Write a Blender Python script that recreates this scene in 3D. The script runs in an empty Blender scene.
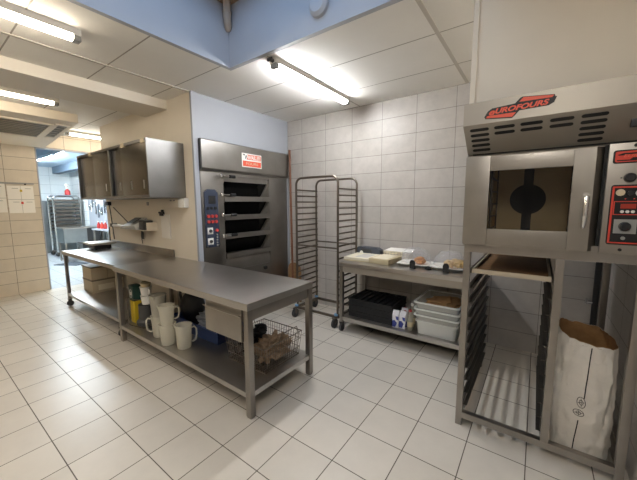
import bpy, bmesh, math, random
from mathutils import Vector, Matrix, noise
random.seed(7)
scn = bpy.context.scene
COL = scn.collection
PI = math.pi

# ------------------------------------------------------------------ materials
def lin(r, g, b):
    f = lambda c: c/12.92 if c <= .04045 else ((c+.055)/1.055)**2.4
    return (f(r/255), f(g/255), f(b/255), 1)

def mat(name, col, rough=.5, metal=0., spec=.5, bump=0., bscale=40., var=0., vscale=6., emit=None, es=0., coat=0.):
    m = bpy.data.materials.new(name); m.use_nodes = True
    nt = m.node_tree; p = nt.nodes['Principled BSDF']
    p.inputs['Base Color'].default_value = col
    p.inputs['Roughness'].default_value = rough
    p.inputs['Metallic'].default_value = metal
    p.inputs['Specular IOR Level'].default_value = spec
    p.inputs['Coat Weight'].default_value = coat
    tc = nt.nodes.new('ShaderNodeNewGeometry')
    if var > 0:
        n = nt.nodes.new('ShaderNodeTexNoise'); n.inputs['Scale'].default_value = vscale; n.inputs['Detail'].default_value = 5
        nt.links.new(tc.outputs['Position'], n.inputs['Vector'])
        r = nt.nodes.new('ShaderNodeMapRange'); r.inputs[1].default_value = .3; r.inputs[2].default_value = .7
        r.inputs[3].default_value = 1-var; r.inputs[4].default_value = 1+var*.5
        nt.links.new(n.outputs['Fac'], r.inputs[0])
        x = nt.nodes.new('ShaderNodeVectorMath'); x.operation = 'SCALE'; x.inputs[0].default_value = col[:3]
        nt.links.new(r.outputs[0], x.inputs['Scale']); nt.links.new(x.outputs[0], p.inputs['Base Color'])
    if bump > 0:
        n = nt.nodes.new('ShaderNodeTexNoise'); n.inputs['Scale'].default_value = bscale; n.inputs['Detail'].default_value = 4
        nt.links.new(tc.outputs['Position'], n.inputs['Vector'])
        b = nt.nodes.new('ShaderNodeBump'); b.inputs['Strength'].default_value = bump; b.inputs['Distance'].default_value = .01
        nt.links.new(n.outputs['Fac'], b.inputs['Height']); nt.links.new(b.outputs[0], p.inputs['Normal'])
    if emit:
        p.inputs['Emission Color'].default_value = emit; p.inputs['Emission Strength'].default_value = es
    return m

def steel(name, col, rough=.33, stretch=(1, 30, 30), metal=1., smudge=.12):
    """brushed stainless steel: grain drawn out along one axis, plus cloudy smudges"""
    m = bpy.data.materials.new(name); m.use_nodes = True
    nt = m.node_tree; p = nt.nodes['Principled BSDF']; L = nt.links.new
    p.inputs['Metallic'].default_value = metal
    g = nt.nodes.new('ShaderNodeNewGeometry')
    mp = nt.nodes.new('ShaderNodeMapping'); mp.inputs['Scale'].default_value = stretch
    L(g.outputs['Position'], mp.inputs['Vector'])
    n = nt.nodes.new('ShaderNodeTexNoise'); n.inputs['Scale'].default_value = 9; n.inputs['Detail'].default_value = 3
    L(mp.outputs[0], n.inputs['Vector'])
    s = nt.nodes.new('ShaderNodeTexNoise'); s.inputs['Scale'].default_value = 3.2; s.inputs['Detail'].default_value = 5
    L(g.outputs['Position'], s.inputs['Vector'])
    a = nt.nodes.new('ShaderNodeMapRange'); a.inputs[3].default_value = rough-.02; a.inputs[4].default_value = rough+.04
    L(n.outputs['Fac'], a.inputs[0])
    b = nt.nodes.new('ShaderNodeMapRange'); b.inputs[1].default_value = .35; b.inputs[2].default_value = .65
    b.inputs[3].default_value = -.008; b.inputs[4].default_value = .014
    L(s.outputs['Fac'], b.inputs[0])
    ad = nt.nodes.new('ShaderNodeMath'); L(a.outputs[0], ad.inputs[0]); L(b.outputs[0], ad.inputs[1]); L(ad.outputs[0], p.inputs['Roughness'])
    v = nt.nodes.new('ShaderNodeMapRange'); v.inputs[1].default_value = .35; v.inputs[2].default_value = .65
    v.inputs[3].default_value = 1-smudge; v.inputs[4].default_value = 1+smudge*.5
    L(s.outputs['Fac'], v.inputs[0])
    x = nt.nodes.new('ShaderNodeVectorMath'); x.operation = 'SCALE'; x.inputs[0].default_value = col[:3]
    L(v.outputs[0], x.inputs['Scale']); L(x.outputs[0], p.inputs['Base Color'])
    return m

def tiles(name, c1, c2, mortar, w, h, u, v, u0, v0, rough=.35, ms=.004, cloud=.08, cscale=5., bump=.25, spec=.5):
    """tiling in the plane of world axes u, v with joints through (u0, v0)"""
    m = bpy.data.materials.new(name); m.use_nodes = True
    nt = m.node_tree; p = nt.nodes['Principled BSDF']; L = nt.links.new
    g = nt.nodes.new('ShaderNodeNewGeometry'); sp = nt.nodes.new('ShaderNodeSeparateXYZ'); L(g.outputs['Position'], sp.inputs[0])
    cb = nt.nodes.new('ShaderNodeCombineXYZ')
    for k, (ax, off) in enumerate(((u, u0), (v, v0))):
        s = nt.nodes.new('ShaderNodeMath'); s.operation = 'SUBTRACT'; s.inputs[1].default_value = off
        L(sp.outputs['XYZ'.index(ax)], s.inputs[0]); L(s.outputs[0], cb.inputs[k])
    br = nt.nodes.new('ShaderNodeTexBrick'); br.offset = 0; br.squash = 1
    br.inputs['Scale'].default_value = 1; br.inputs['Brick Width'].default_value = w; br.inputs['Row Height'].default_value = h
    br.inputs['Mortar Size'].default_value = ms; br.inputs['Mortar Smooth'].default_value = .1; br.inputs['Bias'].default_value = 0
    br.inputs['Color1'].default_value = c1; br.inputs['Color2'].default_value = c2; br.inputs['Mortar'].default_value = mortar
    L(cb.outputs[0], br.inputs['Vector'])
    n = nt.nodes.new('ShaderNodeTexNoise'); n.inputs['Scale'].default_value = cscale; n.inputs['Detail'].default_value = 7; n.inputs['Roughness'].default_value = .65
    L(g.outputs['Position'], n.inputs['Vector'])
    r = nt.nodes.new('ShaderNodeMapRange'); r.inputs[1].default_value = .3; r.inputs[2].default_value = .7
    r.inputs[3].default_value = 1-cloud; r.inputs[4].default_value = 1+cloud*.6
    L(n.outputs['Fac'], r.inputs[0])
    x = nt.nodes.new('ShaderNodeVectorMath'); x.operation = 'SCALE'; L(br.outputs['Color'], x.inputs[0]); L(r.outputs[0], x.inputs['Scale'])
    L(x.outputs[0], p.inputs['Base Color'])
    rr = nt.nodes.new('ShaderNodeMapRange'); rr.inputs[3].default_value = rough; rr.inputs[4].default_value = .8
    L(br.outputs['Fac'], rr.inputs[0]); L(rr.outputs[0], p.inputs['Roughness'])
    p.inputs['Specular IOR Level'].default_value = spec
    b = nt.nodes.new('ShaderNodeBump'); b.invert = True; b.inputs['Strength'].default_value = bump; b.inputs['Distance'].default_value = .002
    L(br.outputs['Fac'], b.inputs['Height']); L(b.outputs[0], p.inputs['Normal'])
    return m

def film(name, col, clear=.5, rough=.15, transl=.3):
    """thin see-through plastic or glass: part of the light goes straight through"""
    m = bpy.data.materials.new(name); m.use_nodes = True
    nt = m.node_tree; nt.nodes.clear(); L = nt.links.new
    o = nt.nodes.new('ShaderNodeOutputMaterial')
    t = nt.nodes.new('ShaderNodeBsdfTransparent'); t.inputs[0].default_value = (1, 1, 1, 1)
    d = nt.nodes.new('ShaderNodeBsdfPrincipled'); d.inputs['Base Color'].default_value = col; d.inputs['Roughness'].default_value = rough
    tl = nt.nodes.new('ShaderNodeBsdfTranslucent'); tl.inputs[0].default_value = col
    m1 = nt.nodes.new('ShaderNodeMixShader'); m1.inputs[0].default_value = transl; L(d.outputs[0], m1.inputs[1]); L(tl.outputs[0], m1.inputs[2])
    m2 = nt.nodes.new('ShaderNodeMixShader'); m2.inputs[0].default_value = clear; L(m1.outputs[0], m2.inputs[1]); L(t.outputs[0], m2.inputs[2])
    L(m2.outputs[0], o.inputs[0])
    return m

def lamp(name, col, strength):
    m = bpy.data.materials.new(name); m.use_nodes = True
    nt = m.node_tree; nt.nodes.clear()
    o = nt.nodes.new('ShaderNodeOutputMaterial'); e = nt.nodes.new('ShaderNodeEmission')
    e.inputs[0].default_value = col; e.inputs[1].default_value = strength
    nt.links.new(e.outputs[0], o.inputs[0])
    return m

WARM = (1, .87, .69, 1); COOL = (.93, .97, 1, 1)
M = dict(
    floor=tiles('floor_tiles', lin(206, 199, 188), lin(200, 193, 182), lin(92, 84, 74), .33, .33, 'X', 'Y', -1.2817, 1.7742, .34, .0032, .05, 4),
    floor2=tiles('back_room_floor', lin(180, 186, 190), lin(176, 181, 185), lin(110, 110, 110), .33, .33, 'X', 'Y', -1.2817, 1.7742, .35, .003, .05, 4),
    wtile=tiles('grey_wall_tiles', lin(187, 182, 177), lin(180, 175, 169), lin(126, 121, 116), .455, .228, 'X', 'Z', -.834, .202, .42, .0028, .1, 7),
    wtile_side=tiles('grey_side_tiles', lin(196, 191, 185), lin(190, 185, 178), lin(150, 145, 140), .455, .228, 'Y', 'Z', 3.85, .202, .3, .0028, .1, 7),
    ltile=tiles('beige_wall_tiles', lin(212, 200, 182), lin(205, 193, 175), lin(116, 106, 92), .4345, .2235, 'Y', 'Z', 1.113, 0, .35, .003, .06, 6),
    btile=tiles('white_wall_tiles', lin(232, 236, 236), lin(228, 232, 232), lin(180, 184, 186), .55, .30, 'Y', 'Z', 2.5, .2, .3, .004, .03, 6),
    btile_s=tiles('white_side_tiles', lin(232, 236, 236), lin(228, 232, 232), lin(180, 184, 186), .55, .30, 'X', 'Z', 0, .2, .3, .004, .03, 6),
    ceil=tiles('ceiling_panels', lin(246, 244, 239), lin(244, 242, 237), lin(165, 160, 152), 1.35, .66, 'X', 'Y', -.73, 1.96, .7, .006, .03, 2, .1, .2),
    tbar=mat('ceiling_grid_bar', lin(198, 193, 185), .6),
    ceilbar=mat('ceiling_bar', lin(232, 226, 215), .6),
    cream=mat('cream_paint', lin(230, 220, 203), .55, var=.02, bump=.03, bscale=120),
    wpaint=mat('white_paint', lin(166, 170, 178), .45, var=.015),
    well=mat('skylight_paint', lin(180, 184, 192), .6, var=.02),
    wood=mat('roof_wood', lin(172, 140, 112), .6, var=.15, vscale=20),
    backceil=mat('daylight_blue_ceiling', lin(200, 222, 238), .6),  # bluish daylight put into the ceiling colour
    beamgrey=mat('blue_grey_metal', lin(96, 112, 128), .5),
    grpanel=steel('grey_metal_cladding', lin(150, 156, 158), .4, (30, 30, 1)),
    steel=steel('stainless_steel', lin(160, 155, 149), .32, (1, 30, 30)),
    steel_top=steel('worktop_steel', lin(190, 187, 183), .31, (1, 12, 12), smudge=.05),
    steel_v=steel('stainless_steel_upright_grain', lin(158, 153, 147), .34, (30, 30, 1)),
    steel_ov=steel('oven_steel', lin(150, 147, 143), .32, (30, 1, 30)),
    steel_ov2=steel('convection_oven_steel', lin(158, 153, 146), .36, (1, 30, 30)),
    steel_dk=steel('cabinet_steel', lin(142, 141, 140), .36, (30, 30, 1)),
    steel_dk2=steel('cabinet_door_steel', lin(114, 110, 103), .22, (30, 30, 1)),
    hood=mat('hood_satin_steel', lin(166, 159, 148), .42, .55, var=.05, vscale=3),
    tube=steel('rack_tube_steel', lin(120, 112, 103), .35, (20, 20, 1)),
    runner=steel('dark_runner_metal', lin(112, 108, 102), .42, (20, 1, 20)),
    chrome=mat('chrome', lin(225, 225, 225), .12, 1),
    black=mat('black_plastic', lin(24, 24, 26), .45, bump=.05),
    blackslot=mat('black_recess', lin(10, 10, 10), .7),
    rubber=mat('grey_rubber', lin(62, 62, 64), .6),
    bluecap=mat('blue_plastic', lin(120, 165, 205), .4),
    glassdk=mat('dark_oven_glass', lin(14, 15, 16), .08, spec=.6),
    navy=mat('navy_panel', lin(52, 60, 78), .4),
    red=mat('red_plastic', lin(206, 62, 44), .4),
    redlt=mat('red_sticker', lin(222, 88, 62), .45),
    redbtn=mat('red_button', lin(196, 70, 66), .35),
    white=mat('white_plastic', lin(236, 234, 228), .4),
    paper=mat('white_paper', lin(236, 231, 222), .7),
    paper2=mat('grey_paper', lin(196, 192, 186), .7),  # even pale grey paper tone
    ink=mat('printed_ink', lin(150, 146, 142), .7),
    inkblk=mat('black_ink', lin(38, 36, 34), .6),
    yellow=mat('yellow_plastic', lin(204, 176, 40), .5),
    green=mat('dark_green_plastic', lin(24, 56, 50), .5),
    jug=film('milky_polypropylene', lin(236, 233, 220), .48, .3, .4),
    jug2=film('grey_polypropylene', lin(196, 192, 180), .3, .3, .35),
    clear=film('clear_tub_plastic', lin(236, 236, 232), .5, .12, .25),
    wrap=film('plastic_wrap', lin(225, 225, 230), .78, .06, .05),
    bagfilm=film('milky_plastic_bag', lin(190, 196, 206), .4, .2, .3),
    tub=film('white_tub_plastic', lin(242, 243, 240), .1, .3, .25),
    beigebox=mat('beige_container', lin(196, 182, 156), .5, var=.06),
    cap=mat('container_lid', lin(120, 108, 92), .5),
    cardbrown=mat('brown_paper', lin(168, 130, 88), .8, var=.12, vscale=25, bump=.2, bscale=60),
    cloth=mat('brown_cloth', lin(140, 118, 96), .9, var=.25, vscale=40, bump=.4, bscale=80),
    blackcloth=mat('black_cloth', lin(26, 26, 28), .8, bump=.3, bscale=60),
    crate=mat('black_crate', lin(23, 24, 27), .5, var=.1),
    bluecr=mat('blue_crate', lin(38, 58, 104), .45),
    cream2=mat('cream_card', lin(226, 218, 196), .65, var=.03),
    cream3=mat('cream_box_card', lin(200, 186, 152), .65, var=.05),
    pastry=mat('baked_pastry', lin(206, 142, 70), .6, var=.25, vscale=45, bump=.5, bscale=70),
    pastry2=mat('pale_pastry', lin(212, 178, 116), .6, var=.2, vscale=45, bump=.5, bscale=70),
    bluegrey=mat('blue_grey_plastic', lin(70, 76, 86), .4),
    sack=mat('sack_paper', lin(220, 214, 204), .75, var=.07, vscale=9, bump=.7, bscale=18),
    sackin=mat('sack_inner_paper', lin(150, 112, 72), .85, var=.2, vscale=18, bump=.4, bscale=30),
    peelw=mat('peel_wood', lin(146, 114, 82), .6, var=.15, vscale=30),
    handlew=mat('handle_wood', lin(120, 78, 56), .55, var=.15, vscale=30),
    trayw=mat('baking_tray_metal', lin(190, 180, 160), .4, .6),
    trayin=mat('baking_tray_crust', lin(120, 88, 54), .6, var=.25, vscale=20),
    fan=mat('fan_guard', lin(16, 14, 12), .5),
    cavity=mat('oven_cavity', lin(206, 182, 138), .4, .1, var=.15, vscale=8),
    pvc=mat('beige_pipe', lin(182, 166, 150), .5),
    vent=mat('vent_slats', lin(150, 142, 128), .5),
    ventdk=mat('vent_dark', lin(78, 74, 68), .6),
    device=mat('grey_device', lin(150, 150, 146), .45),
    devdk=mat('dark_grey_device', lin(62, 62, 62), .45),
    mat_dk=mat('dark_rubber_mat', lin(70, 76, 84), .8),
    redbright=mat('red_bottle', lin(168, 48, 46), .4),
    glasspane=film('skylight_glass', lin(225, 235, 245), .9, .05, .0),
    tape=mat('masking_tape', lin(205, 190, 160), .6),
    lw=lamp('warm_tube_glow', WARM, 45), lw3=lamp('added_fill_tube_glow', (1, .95, .88, 1), 85), lw2=lamp('dimmer_warm_tube_glow', WARM, 32), lm=lamp('white_tube_glow', (.985, .99, 1, 1), 90), lb=lamp('cool_tube_glow', (.84, .94, 1, 1), 200),  # lw3 serves only the added fill tube near the hood
    carton=mat('carton_white', lin(222, 222, 226), .5), cartonb=mat('carton_blue', lin(52, 64, 140), .5), cartonr=mat('carton_red', lin(170, 44, 48), .5),
    bottle=film('bottle_plastic', lin(196, 192, 178), .35, .15, .3),
)

# ------------------------------------------------------------------ mesh builder
class B:
    def __init__(s, o=(0, 0, 0)):
        s.bm = bmesh.new(); s.o = Vector(o)
    def _v(s, p): return s.bm.verts.new(Vector(p)-s.o)
    def box(s, x0, y0, z0, x1, y1, z1, bev=0.):
        v = [s._v(p) for p in ((x0, y0, z0), (x1, y0, z0), (x1, y1, z0), (x0, y1, z0), (x0, y0, z1), (x1, y0, z1), (x1, y1, z1), (x0, y1, z1))]
        f = [s.bm.faces.new([v[i] for i in q]) for q in ((3, 2, 1, 0), (4, 5, 6, 7), (0, 1, 5, 4), (1, 2, 6, 5), (2, 3, 7, 6), (3, 0, 4, 7))]
        if bev > 0:
            es = list({e for a in f for e in a.edges})
            bmesh.ops.bevel(s.bm, geom=es, offset=bev, segments=2, affect='EDGES', profile=.7)
        return s
    def hexa(s, p):
        """a box from eight points: bottom four then top four"""
        v = [s._v(q) for q in p]
        for q in ((3, 2, 1, 0), (4, 5, 6, 7), (0, 1, 5, 4), (1, 2, 6, 5), (2, 3, 7, 6), (3, 0, 4, 7)): s.bm.faces.new([v[i] for i in q])
        return s
    def quad(s, *p):
        s.bm.faces.new([s._v(q) for q in p]); return s
    def tubep(s, pts, r, seg=10, closed=False):
        pts = [Vector(p) for p in pts]; n = len(pts); rings = []
        up = None
        for i, p in enumerate(pts):
            a = pts[i-1] if (i > 0 or closed) else p; b = pts[(i+1) % n] if (i < n-1 or closed) else p
            t = (b-a).normalized()
            if up is None:
                up = Vector((0, 0, 1)) if abs(t.z) < .9 else Vector((1, 0, 0))
            x = (up - t*up.dot(t))
            if x.length < 1e-5: x = t.orthogonal()
            x.normalize(); y = t.cross(x); up = x
            rr = r[i] if isinstance(r, (list, tuple)) else r
            rings.append([s._v(p+x*rr*math.cos(2*PI*k/seg)+y*rr*math.sin(2*PI*k/seg)) for k in range(seg)])
        for i in range(n if closed else n-1):
            a, b = rings[i], rings[(i+1) % n]
            for k in range(seg): s.bm.faces.new((a[k], a[(k+1) % seg], b[(k+1) % seg], b[k]))
        if not closed:
            s.bm.faces.new(rings[0][::-1]); s.bm.faces.new(rings[-1])
        return s
    def cyl(s, p, q, r, seg=16): return s.tubep([p, q], r, seg)
    def lathe(s, prof, c=(0, 0, 0), seg=24, sx=1, sy=1, cap=True):
        c = Vector(c); rings = []
        for r, z in prof:
            if r < 1e-6: rings.append([s._v(c+Vector((0, 0, z)))])
            else: rings.append([s._v(c+Vector((r*sx*math.cos(2*PI*k/seg), r*sy*math.sin(2*PI*k/seg), z))) for k in range(seg)])
        for a, b in zip(rings, rings[1:]):
            for k in range(seg):
                k2 = (k+1) % seg
                if len(a) == 1 and len(b) == 1: continue
                if len(a) == 1: s.bm.faces.new((a[0], b[k2], b[k]))
                elif len(b) == 1: s.bm.faces.new((a[k], a[k2], b[0]))
                else: s.bm.faces.new((a[k], a[k2], b[k2], b[k]))
        if cap and len(rings[0]) > 1: s.bm.faces.new(rings[0][::-1])
        return s
    def prism(s, poly, ax, lo, hi):
        """a polygon in the two other axes, extruded along axis ax"""
        def P(a, b, t): return {'x': (t, a, b), 'y': (a, t, b), 'z': (a, b, t)}[ax]
        A = [s._v(P(a, b, lo)) for a, b in poly]; C = [s._v(P(a, b, hi)) for a, b in poly]; n = len(poly)
        s.bm.faces.new(A[::-1]); s.bm.faces.new(C)
        for k in range(n): s.bm.faces.new((A[k], A[(k+1) % n], C[(k+1) % n], C[k]))
        return s
    def loft(s, rings, closed=True, cap=True):
        R = [[s._v(p) for p in r] for r in rings]; n = len(R[0])
        for a, b in zip(R, R[1:]):
            for k in range(n if closed else n-1): s.bm.faces.new((a[k], a[(k+1) % n], b[(k+1) % n], b[k]))
        if cap and closed: s.bm.faces.new(R[0][::-1]); s.bm.faces.new(R[-1])
        return s
    def blob(s, c, r, amp=.15, freq=6., sub=3, seed=0.):
        r0 = bmesh.ops.create_icosphere(s.bm, subdivisions=sub, radius=1)
        c = Vector(c)-s.o
        for v in r0['verts']:
            d = v.co.copy(); k = 1+amp*noise.noise(d*freq*.35+Vector((seed, seed*1.7, 0)))*1.6
            v.co = c+Vector((d.x*r[0]*k, d.y*r[1]*k, d.z*r[2]*k))
        return s
    def mod(s, m):
        for v in s.bm.verts: v.co = m @ v.co
        return s

def obj(name, b, material, parent=None, label=None, smooth=True, kind=None):
    me = bpy.data.meshes.new(name)
    bmesh.ops.recalc_face_normals(b.bm, faces=b.bm.faces)
    b.bm.to_mesh(me); b.bm.free()
    me.materials.append(material)
    if smooth:
        for p in me.polygons: p.use_smooth = True
        try: me.set_sharp_from_angle(angle=math.radians(32))
        except Exception: pass
    o = bpy.data.objects.new(name, me); COL.objects.link(o)
    if parent is not None: o.parent = parent
    else: o.location = b.o
    if label: o['label'] = label
    if kind: o['kind'] = kind
    return o

def struct(name, b, material):
    return obj(name, b, material, kind='structure')

def thing(name, label, cat, loc=(0, 0, 0), group=None, rz=0):
    o = bpy.data.objects.new(name, None); COL.objects.link(o)
    o.location = loc; o.rotation_euler = (0, 0, rz); o['label'] = label; o['category'] = cat
    if group: o['group'] = group
    return o

def tag(o, label, cat, group=None):
    o['label'] = label; o['category'] = cat
    if group: o['group'] = group
    return o

def dup(root, loc, rz=0, label=None, group=None):
    r = root.copy(); COL.objects.link(r); r.location = loc; r.rotation_euler = (0, 0, rz)
    if label: r['label'] = label
    if group: r['group'] = group
    for ch in list(root.children):
        c = ch.copy(); COL.objects.link(c); c.parent = r
        for g in list(ch.children):
            d = g.copy(); COL.objects.link(d); d.parent = c
    return r

def letters(name, text, size, mtx, material, parent, depth=.0006, shear=0., bold=.0, sx=1., fit=None):
    cu = bpy.data.curves.new(name, 'FONT'); cu.body = text; cu.size = size; cu.extrude = depth; cu.shear = shear; cu.offset = bold
    cu.align_x = 'CENTER'; cu.align_y = 'CENTER'
    t = bpy.data.objects.new(name+'_curve', cu); COL.objects.link(t)
    bpy.context.view_layer.update()
    me = bpy.data.meshes.new_from_object(t.evaluated_get(bpy.context.evaluated_depsgraph_get()))
    bpy.data.objects.remove(t); bpy.data.curves.remove(cu)
    if fit:
        xs = [v.co.x for v in me.vertices]; sx = fit/(max(xs)-min(xs))
        cx = (max(xs)+min(xs))/2
        for v in me.vertices: v.co.x -= cx
    me.transform(mtx @ Matrix.Diagonal((sx, 1, 1, 1)))
    me.materials.clear(); me.materials.append(material)
    o = bpy.data.objects.new(name, me); COL.objects.link(o); o.parent = parent
    return o

def frame_mtx(origin, right, up):
    r = Vector(right).normalized(); u = Vector(up).normalized(); n = r.cross(u)
    return Matrix(((r.x, u.x, n.x, origin[0]), (r.y, u.y, n.y, origin[1]), (r.z, u.z, n.z, origin[2]), (0, 0, 0, 1)))

# ------------------------------------------------------------------ camera
yaw, pitch, roll, fpx, CH = -.627835, .119153, -.005153, 301.69, 1.61
F = Vector((math.sin(yaw)*math.cos(pitch), math.cos(yaw)*math.cos(pitch), -math.sin(pitch)))
R0 = Vector((math.cos(yaw), -math.sin(yaw), 0)); U0 = R0.cross(F)
Rr = R0*math.cos(roll)+U0*math.sin(roll); Ur = -R0*math.sin(roll)+U0*math.cos(roll)
cd = bpy.data.cameras.new('camera'); cam = bpy.data.objects.new('camera', cd); COL.objects.link(cam)
cd.sensor_width = 36; cd.sensor_fit = 'HORIZONTAL'; cd.lens = 36*fpx/637; cd.clip_start = .02; cd.clip_end = 100
cam.matrix_world = Matrix(((Rr.x, Ur.x, -F.x, 0), (Rr.y, Ur.y, -F.y, 0), (Rr.z, Ur.z, -F.z, CH), (0, 0, 0, 1)))
scn.camera = cam

# ------------------------------------------------------------------ setting
CZ = 2.94; YW = 3.85; XO = -3.4; YB = 2.15; XL = -7.52; XR = .535; YN = -2.6
struct('floor', B().box(XL, YN, -.1, XR, YW, 0), M['floor'])
struct('floor_back_room', B().box(-13.4, .3, -.1, XL, 3.85, 0), M['floor2'])
struct('wall_back', B().box(XL, YW, 0, XR+.1, YW+.1, CZ), M['wtile'])
struct('wall_right', B().box(XR, YN, 0, XR+.1, YW, CZ), M['wtile_side'])
struct('wall_front', B().box(XL, YN-.1, 0, XR+.1, YN, CZ), M['wtile'])
D0, D1, DZ = 1.548, 3.3, 2.675
struct('wall_left', B().box(XL-.12, YN, 0, XL, D0, CZ).box(XL-.12, D1, 0, XL, YW, CZ).box(XL-.12, D0, DZ, XL, D1, CZ), M['ltile'])
struct('door_1', B().box(XL-.125, D0-.001, 0, XL+.004, D0+.018, DZ).box(XL-.125, D0, DZ-.018, XL+.004, D1, DZ+.001), M['wpaint'])
struct('wall_cabinet_side', B().box(-6.2, YB, 0, XO-.03, YB+.035, CZ).box(-6.2, YB+.035, 0, -6.15, YW, CZ), M['cream'])
# white panel above the deck oven with its slim jambs
struct('wall_oven_panel', B().box(XO-.06, YB+.06, 2.40, XO-.012, YW, CZ), M['wpaint'])
struct('trim_1', B().box(XO-.03, YB-.012, 0, XO+.004, YB+.05, CZ), M['wpaint'])
struct('trim_2', B().box(XO-.05, YW-.05, 0, XO, YW, 2.41), M['wpaint'])
# ceiling with the skylight opening
SX0, SX1, SY0, SY1, SZ = -2.544, -.35, -.1, 2.04, 3.49
cb = B()
for a in ((XL, YN, SX0, YW), (SX1, YN, XR+.1, YW), (SX0, YN, SX1, SY0), (SX0, SY1, SX1, YW)):
    cb.box(a[0], a[1], CZ, a[2], a[3], CZ+.05)
struct('ceiling', cb, M['ceil'])
struct('trim_3', B().box(-.745, SY1, CZ-.006, -.715, YW, CZ+.01), M['tbar'])
struct('trim_4', B().box(-3.455, YN, CZ-.006, -3.425, YB, CZ+.01), M['tbar'])
struct('wall_skylight', B().box(SX0-.04, SY0-.04, CZ-.002, SX0+.004, SY1+.04, SZ).box(SX1-.004, SY0-.04, CZ-.002, SX1+.04, SY1+.04, SZ)
       .box(SX0, SY0-.04, CZ-.002, SX1, SY0+.004, SZ).box(SX0, SY1-.004, CZ-.002, SX1, SY1+.04, SZ), M['well'])
w1 = B()
for a in ((SX0-.05, SY0-.05, SX0+.16, SY1+.05), (SX1-.16, SY0-.05, SX1+.05, SY1+.05), (SX0+.16, SY0-.05, SX1-.16, SY0+.16), (SX0+.16, SY1-.16, SX1-.16, SY1+.05)):
    w1.box(a[0], a[1], SZ, a[2], a[3], SZ+.09)
win = struct('window_1', w1, M['wood'])
obj('window_pane', B().box(SX0+.1, SY0+.1, SZ+.1, SX1-.1, SY1-.1, SZ+.108), M['glasspane'], win, smooth=False)
# step in the ceiling and the boxed-in duct above the doorway
struct('ceiling_beam', B().box(-4.56, YN, 2.83, -3.97, YB, CZ+.01), M['ceilbar'])
struct('ceiling_soffit', B().prism([(XL, 2.665), (-5.62, 2.82), (-5.62, CZ+.01), (XL, CZ+.01)], 'y', YN, 1.68), M['cream'])
# back room
struct('wall_back_room_end', B().box(-13.5, .2, 0, -13.4, 3.6, 2.9), M['btile'])
struct('wall_back_room_side', B().box(-13.4, 3.6, 0, XL-.12, 3.7, 2.9), M['btile_s'])
struct('wall_back_room_near', B().box(-13.4, .2, 0, XL-.12, .3, 2.9), M['btile_s'])
struct('ceiling_back_room', B().box(-13.5, .2, 2.88, XL-.12, 3.7, 2.95), M['backceil'])
struct('trim_5', B().box(-13.4, .3, .0, -13.36, 3.6, 1.76), M['grpanel'])
struct('trim_6', B().box(-13.3, 1.95, 2.70, XL-.2, 2.08, 2.88), M['beamgrey'])
struct('trim_7', B().box(-13.3, 3.12, 2.66, -9.6, 3.3, 2.88), M['beamgrey'])

# ------------------------------------------------------------------ lamps
def tube_light(label, x, y0, y1, z, glow, alongx=False, group='tube lights on the ceiling'):
    L = y1-y0; t = thing('tube_light', label, 'ceiling light', (x, (y0+y1)/2, z), group, -PI/2 if alongx else 0)
    h = L/2
    obj('housing', B().prism([(-.045, 0), (.045, 0), (.042, -.045), (-.042, -.045)], 'y', -h, h), M['white'], t)
    obj('diffuser', B().prism([(-.034, -.0455), (.034, -.0455), (.038, -.056), (.032, -.072), (.013, -.081), (-.013, -.081), (-.032, -.072), (-.038, -.056)], 'y', -h+.05, h-.05), glow, t, smooth=False)
    for s in (-1, 1):
        obj('end_cap', B().box(-.035, s*h-.025-.026*s, -.082, .035, s*h+.025-.026*s, -.001, .006), M['device'], t)
    obj('cable_plug', B().cyl((0, -h-.04, -.025), (0, -h+.005, -.025), .018).box(-.03, -h-.045, -.04, .03, -h-.035, -.012), M['devdk'], t)
    return t
tube_light('tube light glowing white above the tall empty tray rack', -2.06, 2.14, 3.47, CZ, M['lm'])
tube_light('tube light between the skylight well and the low ceiling beam', -2.97, -.38, .95, CZ, M['lw'])
tube_light('added unseen tube light in line before the skylight, farther from the deck oven', -2.97, -2.1, -.77, CZ, M['lw'])  # extra lamp out of view, added to brighten the hood side
tube_light('added unseen tube light between the skylight and the tiled wall beside the hood', .08, -.95, .38, CZ, M['lw3'])  # made-up lamp out of view, lifts the hood and cream boxing
tube_light('tube light between the low ceiling beam and the boxed duct', -5.02, -.02, 1.31, CZ, M['lw2'])
tube_light('tube light in front of the doorway behind the boxed duct', -6.9, 1.86, 3.19, CZ, M['lw2'])
tube_light('cool tube light in the back room farther from the doorway', 2.22, -11.9, -9.5, 2.88, M['lb'], True, 'back room tube lights').location = (-10.75, 2.26, 2.88)
tube_light('cool tube light in the back room just inside the doorway', 2.22, -9.3, -7.8, 2.88, M['lb'], True, 'back room tube lights').location = (-8.55, 2.26, 2.88)

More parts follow.
